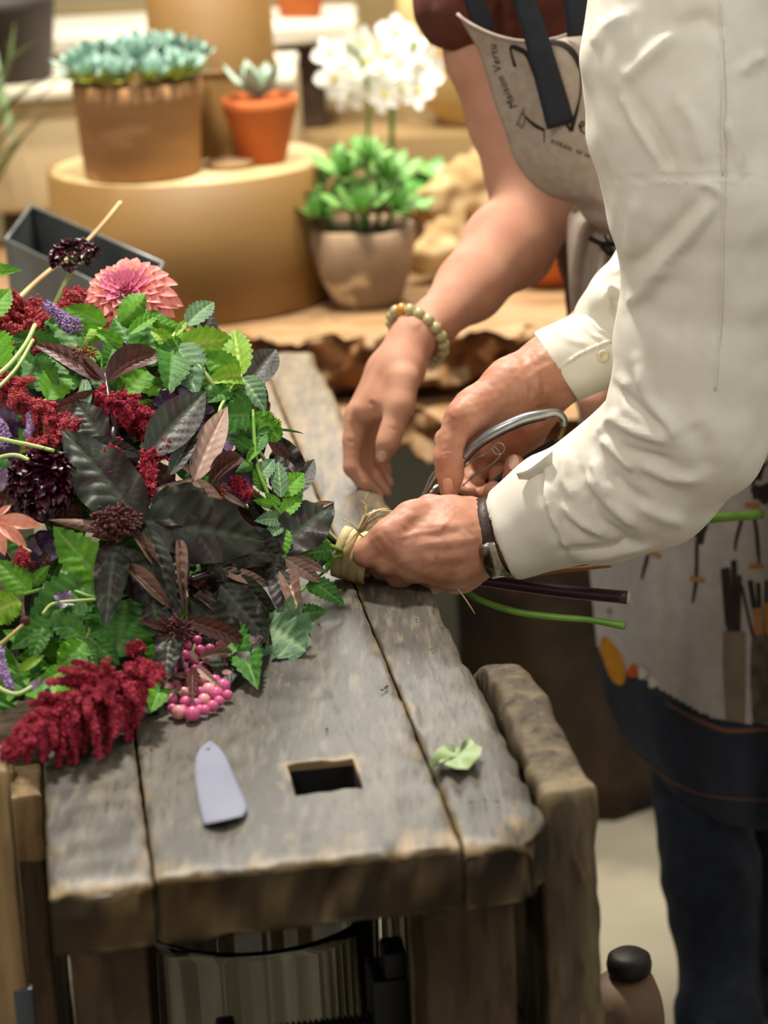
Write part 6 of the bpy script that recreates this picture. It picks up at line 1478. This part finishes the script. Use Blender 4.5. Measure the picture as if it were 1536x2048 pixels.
# lilac flower spikes
def spike(t, pts, r0, r1, seed, d=-.01):
    rs = np.random.RandomState(seed); ax = catmull([list(BP(x, y, d)) for x, y in pts], 46); k = mpp(ax[0]); P = []
    for i, p in enumerate(ax):
        r_ = (r0+(r1-r0)*i/45)*k; 
        for _ in range(16): v = rs.randn(3); P.append(p+norm(v)*r_*rs.uniform(.7, 1.05))
    floret_cloud(np.array(P), .0011, 'lilac', t, seed=seed); tube('stem', ax[::5], .0012, M['gstem'], t, 6)
t = thing('mint_flower_spike', 118, 632, 'lilac mint flower spike beside the bright mint leaves, upper left', 'flower')
spike(t, [(150, 655), (125, 638), (96, 610)], 20, 9, 1); stem(t, [(150, 655), (180, 662), (205, 665)], 2.5, 'gstem')
t = thing('mint_flower_spike', 8, 870, 'lilac mint flower spike at the left edge above the pale curved stems', 'flower')
spike(t, [(-20, 830), (5, 860), (12, 890)], 15, 10, 2); spike(t, [(60, 830), (62, 850), (55, 870)], 9, 7, 5); stem(t, [(12, 890), (60, 920)], 2.5, 'gstem', .01)
t = thing('mint_flower_spike', 8, 1340, 'fading mint flower spike low at the left edge beside the crimson plume', 'flower')
spike(t, [(-5, 1300), (5, 1340), (22, 1375)], 13, 8, 3); stem(t, [(-5, 1300), (60, 1240)], 2.5, 'gstem', .01)
# loose stems and grasses
t = thing('dry_grass_stalk', 60, 580, 'thick dry straw-coloured stalk arching at the far left of the bouquet', 'stalk')
tube('stem', [at(241, 405, 2.42), at(200, 455, 2.38), at(150, 505, 2.34), at(95, 545, 2.28), at(40, 595, 2.22), at(-10, 650, 2.18), at(-60, 730, 2.15)], [.0022, .0022, .0018, .0024, .0026, .0028, .0028], M['drystem'], t, 10, 40)
t = thing('pale_curved_stem', 50, 890, 'pale green bare flower stem crossing the left edge above the maroon bloom', 'stem')
stem(t, [(-40, 868), (20, 882), (60, 890), (108, 902)], 4.2, 'lightstem', -.03)
t = thing('pale_curved_stem', 30, 915, 'thinner pale green stem arching just below the other bare stem', 'stem')
stem(t, [(-30, 925), (10, 912), (35, 911), (58, 920)], 4, 'lightstem', -.03)
t = thing('pale_curved_stem', 30, 1385, 'pale green stem curving in an arc low at the left edge', 'stem')
stem(t, [(-20, 1360), (5, 1380), (35, 1388), (64, 1374)], 4.5, 'lightstem', -.03)
t = thing('poppy_seed_stalk', 40, 1250, 'dry stalk with a small round brown head low at the left', 'stalk')
stem(t, [(-30, 1310), (10, 1280), (47, 1248)], 3, 'drystem', -.035); c = BP(50, 1242, -.035)
lathe('seed_head', [(0, -.004), (.003, -.003), (.0038, 0), (.003, .003), (0, .0038)], c, M['maroon2'], t, 14)
t = thing('pale_curved_stem', 20, 750, 'pale double stem sweeping down at the left edge between the red plumes', 'stem')
stem(t, [(-40, 770), (10, 738), (50, 690), (70, 650)], 5, 'lightstem', -.03); stem(t, [(-30, 800), (30, 740), (66, 680)], 4, 'lightstem', -.03)

# --- cut stem ends beyond the hand
t = thing('purple_stem_end', 1110, 1180, 'thick dark purple cut stem end sticking out right of the hands', 'stem')
tube('stem', [at(770, 1125, 2.04), at(900, 1150, 2.05), at(1000, 1165, 2.05), at(1130, 1183, 2.04), at(1254, 1195, 2.03)], [.0045, .005, .0056, .0056, .0058], M['purstem'], t, 20, 30)
a_, b_ = at(1252, 1195, 2.03), at(1258, 1195.5, 2.03); mesh('cut_end', *tube_geo(np.array([a_, b_]), .0054, 20), M['cutend'], t)
t = thing('green_stem_end', 1080, 1230, 'slender green cut stem end below the purple one', 'stem')
tube('stem', [at(770, 1130, 2.05), at(900, 1165, 2.05), at(960, 1200, 2.04), at(1030, 1223, 2.03), at(1100, 1233, 2.02), at(1180, 1240, 2.01), at(1250, 1252, 2.0)], [.003, .003, .0030, .0031, .003, .0028, .0036], M['gstem'], t, 12, 50)
t = thing('orange_stem_end', 1120, 1140, 'thin orange-brown cut stem end just under the white cuff', 'stem')
tube('stem', [at(770, 1120, 2.06), at(1000, 1155, 2.06), at(1100, 1143, 2.06), at(1222, 1131, 2.06)], [.002, .002, .0022, .0018], M['orstem'], t, 10, 30)
t = thing('green_stem_end', 1440, 1030, 'green cut stem end poking out behind the white elbow', 'stem')
tube('stem', [at(770, 1120, 2.07), at(1000, 1120, 2.14), at(1200, 1085, 2.22), at(1390, 1042, 2.28), at(1525, 1028, 2.30)], [.003, .003, .004, .0045, .0048], M['gstem'], t, 12, 40)
t = thing('yellow_stem_end', 940, 1150, 'yellow-green stem end under the wrist with the watch', 'stem')
tube('stem', [at(770, 1125, 2.05), at(900, 1150, 2.055), at(960, 1153, 2.058), at(1040, 1152, 2.06)], .0028, M['lightstem'], t, 10, 30)
# raffia tie
M['raffia'] = mat('cream_raffia', 'cdb98c', 'b59a68', 40, (1, 1, 1), .7, .4, 120)
tie = root('raffia_tie', at(*TIE), 'cream raffia band with a frayed knot binding the bouquet stems', 'tie')
c0_ = at(706, 1110, 2.035); tax = norm(at(790, 1140, 2.045)-at(640, 1090, 2.03)+0); e3 = norm(at(662, 1160, 2.02)-at(690, 1062, 2.02)); tax = norm(np.cross(e3, norm(c0_-CAM))); tax = tax if tax@_r > 0 else -tax
tax = norm(tax+.2*norm(CAM-c0_))
for i, (off_, dw, rr2) in enumerate([(-.009, .0085, 50), (-.002, .009, 49), (.006, .009, 50.5), (.013, .0085, 49)]):
    tv = norm(tax+.06*math.sin(i*2.1)*_u)
    band('wrap', c0_+tax*off_, tv, rr2*mpp(c0_), 46*mpp(c0_), dw, .0012, 0, 6.283, M['raffia'], tie, _u, 50)
kn = at(718, 1056, 2.01)
fz = []
for i, pts in enumerate([[(716, 1062), (728, 1040), (726, 1010), (737, 984)], [(718, 1060), (735, 1030), (760, 1022), (790, 1022)], [(720, 1062), (745, 1040), (768, 1030), (786, 1036)], [(714, 1060), (700, 1045), (682, 1036)], [(722, 1060), (738, 1035), (748, 1020), (752, 1030)], [(716, 1064), (724, 1040), (734, 1015), (722, 1000)],
       [(720, 1064), (750, 1050), (770, 1040), (776, 1048)], [(714, 1066), (706, 1075), (690, 1092)], [(716, 1066), (730, 1075), (745, 1068)], [(720, 1060), (742, 1028), (770, 1018), (782, 1030)], [(716, 1060), (729, 1034), (733, 1020), (728, 1012)]]):
    tube('strand', [at(x_, y_, 2.012-.002*i/3) for x_, y_ in pts], [.0028, .0026, .0016, .0006][:len(pts)] if len(pts) == 4 else [.002, .0014, .0008], M['raffia'], tie, 6, 18, flat=.35)
tube('strand', [at(905, 1165, 2.0), at(925, 1190, 2.0), at(940, 1212, 2.0), at(950, 1228, 2.0)], [.0008, .0008, .0007, .0004], M['raffia'], tie, 5, 12)

# ================================================================== small things lying on the bench
M['paper'] = mat('thin_white_paper', '8b8c9c', '828494', 12, rough=.85, bump=.2, bscale=40)
M['leafbit'] = two(mat('pale_green_leaf_bit', '83985f', '97aa78', 20, rough=.5, bump=.3, bscale=60), 'a9bd88')
Lp = catmull([(418, 1482), (398, 1500), (389, 1530), (391, 1570), (398, 1610), (406, 1650)], 26); Rp = catmull([(424, 1482), (448, 1508), (466, 1545), (484, 1585), (494, 1615), (486, 1632)], 26)
G = []
for i in range(26):
    row = []
    for j in range(11):
        u = j/10; x_ = Lp[i][0]*(1-u)+Rp[i][0]*u; y_ = Lp[i][1]*(1-u)+Rp[i][1]*u
        row.append(atz(x_, y_, .7528+.0022*math.sin(math.pi*u)*(i/25)+.004*max(0, (i-19)/6)*u+.001*math.sin(i*.5+u*4)))
    G.append(row)
o, _b = solid_cloth('paper_scrap', G, M['paper'], None, .0003)
tag(o, 'torn pale lavender-white paper scrap with a pointed end lying on the middle bench plank', 'paper')
out = [(862, 1538), (857, 1524), (872, 1500), (888, 1489), (905, 1490), (915, 1498), (928, 1480), (938, 1474), (950, 1488), (964, 1494), (962, 1508), (948, 1524), (936, 1538), (912, 1537), (892, 1530), (880, 1520), (874, 1534)]
cen = (915, 1512); V = [atz(*cen, .7545)]; Fc = []
for s_ in (.5, 1.0):
    for i, (x_, y_) in enumerate(out):
        X, Y_ = cen[0]+(x_-cen[0])*s_, cen[1]+(y_-cen[1])*s_; V.append(atz(X, Y_, .7518+.008*s_*abs(math.sin(i*1.3))+.0015))
n_ = len(out)
for i in range(n_):
    j = (i+1) % n_; Fc.append((0, 1+j, 1+i)); Fc.append((1+i, 1+j, 1+n_+j, 1+n_+i))
tag(mesh('leaf_scrap', np.array(V), Fc, M['leafbit']), 'torn pale green leaf piece lying on the right bench plank across the seam', 'leaf')
rr = random.Random(2)
M['crumb'] = mat('debris', '1d1a18', '7a5a38', 50, rough=.9)
spots = [(768, 1381), (775, 1377), (770, 1374), (990, 1604), (946, 1606), (972, 1602), (655, 1460), (300, 1500), (690, 1180), (712, 1188), (730, 1215), (1000, 1440), (832, 1240), (862, 1300), (640, 1250), (420, 1500)]
V = []; Fc = []; gs = []
for x_, y_ in spots:
    c = atz(x_, y_, .7523); a = rr.random()*3
    gs.append(tube_geo(np.array([c, c+[.0015*math.cos(a), .0015*math.sin(a), .0006], c+[.003*math.cos(a), .003*math.sin(a), 0]]), [.0005, .0009, .0004], 5))
tag(mesh('plant_crumbs', *join(gs), M['crumb']), 'scattered dark crumbs and bits of plant on the bench top', 'debris', kind='stuff')
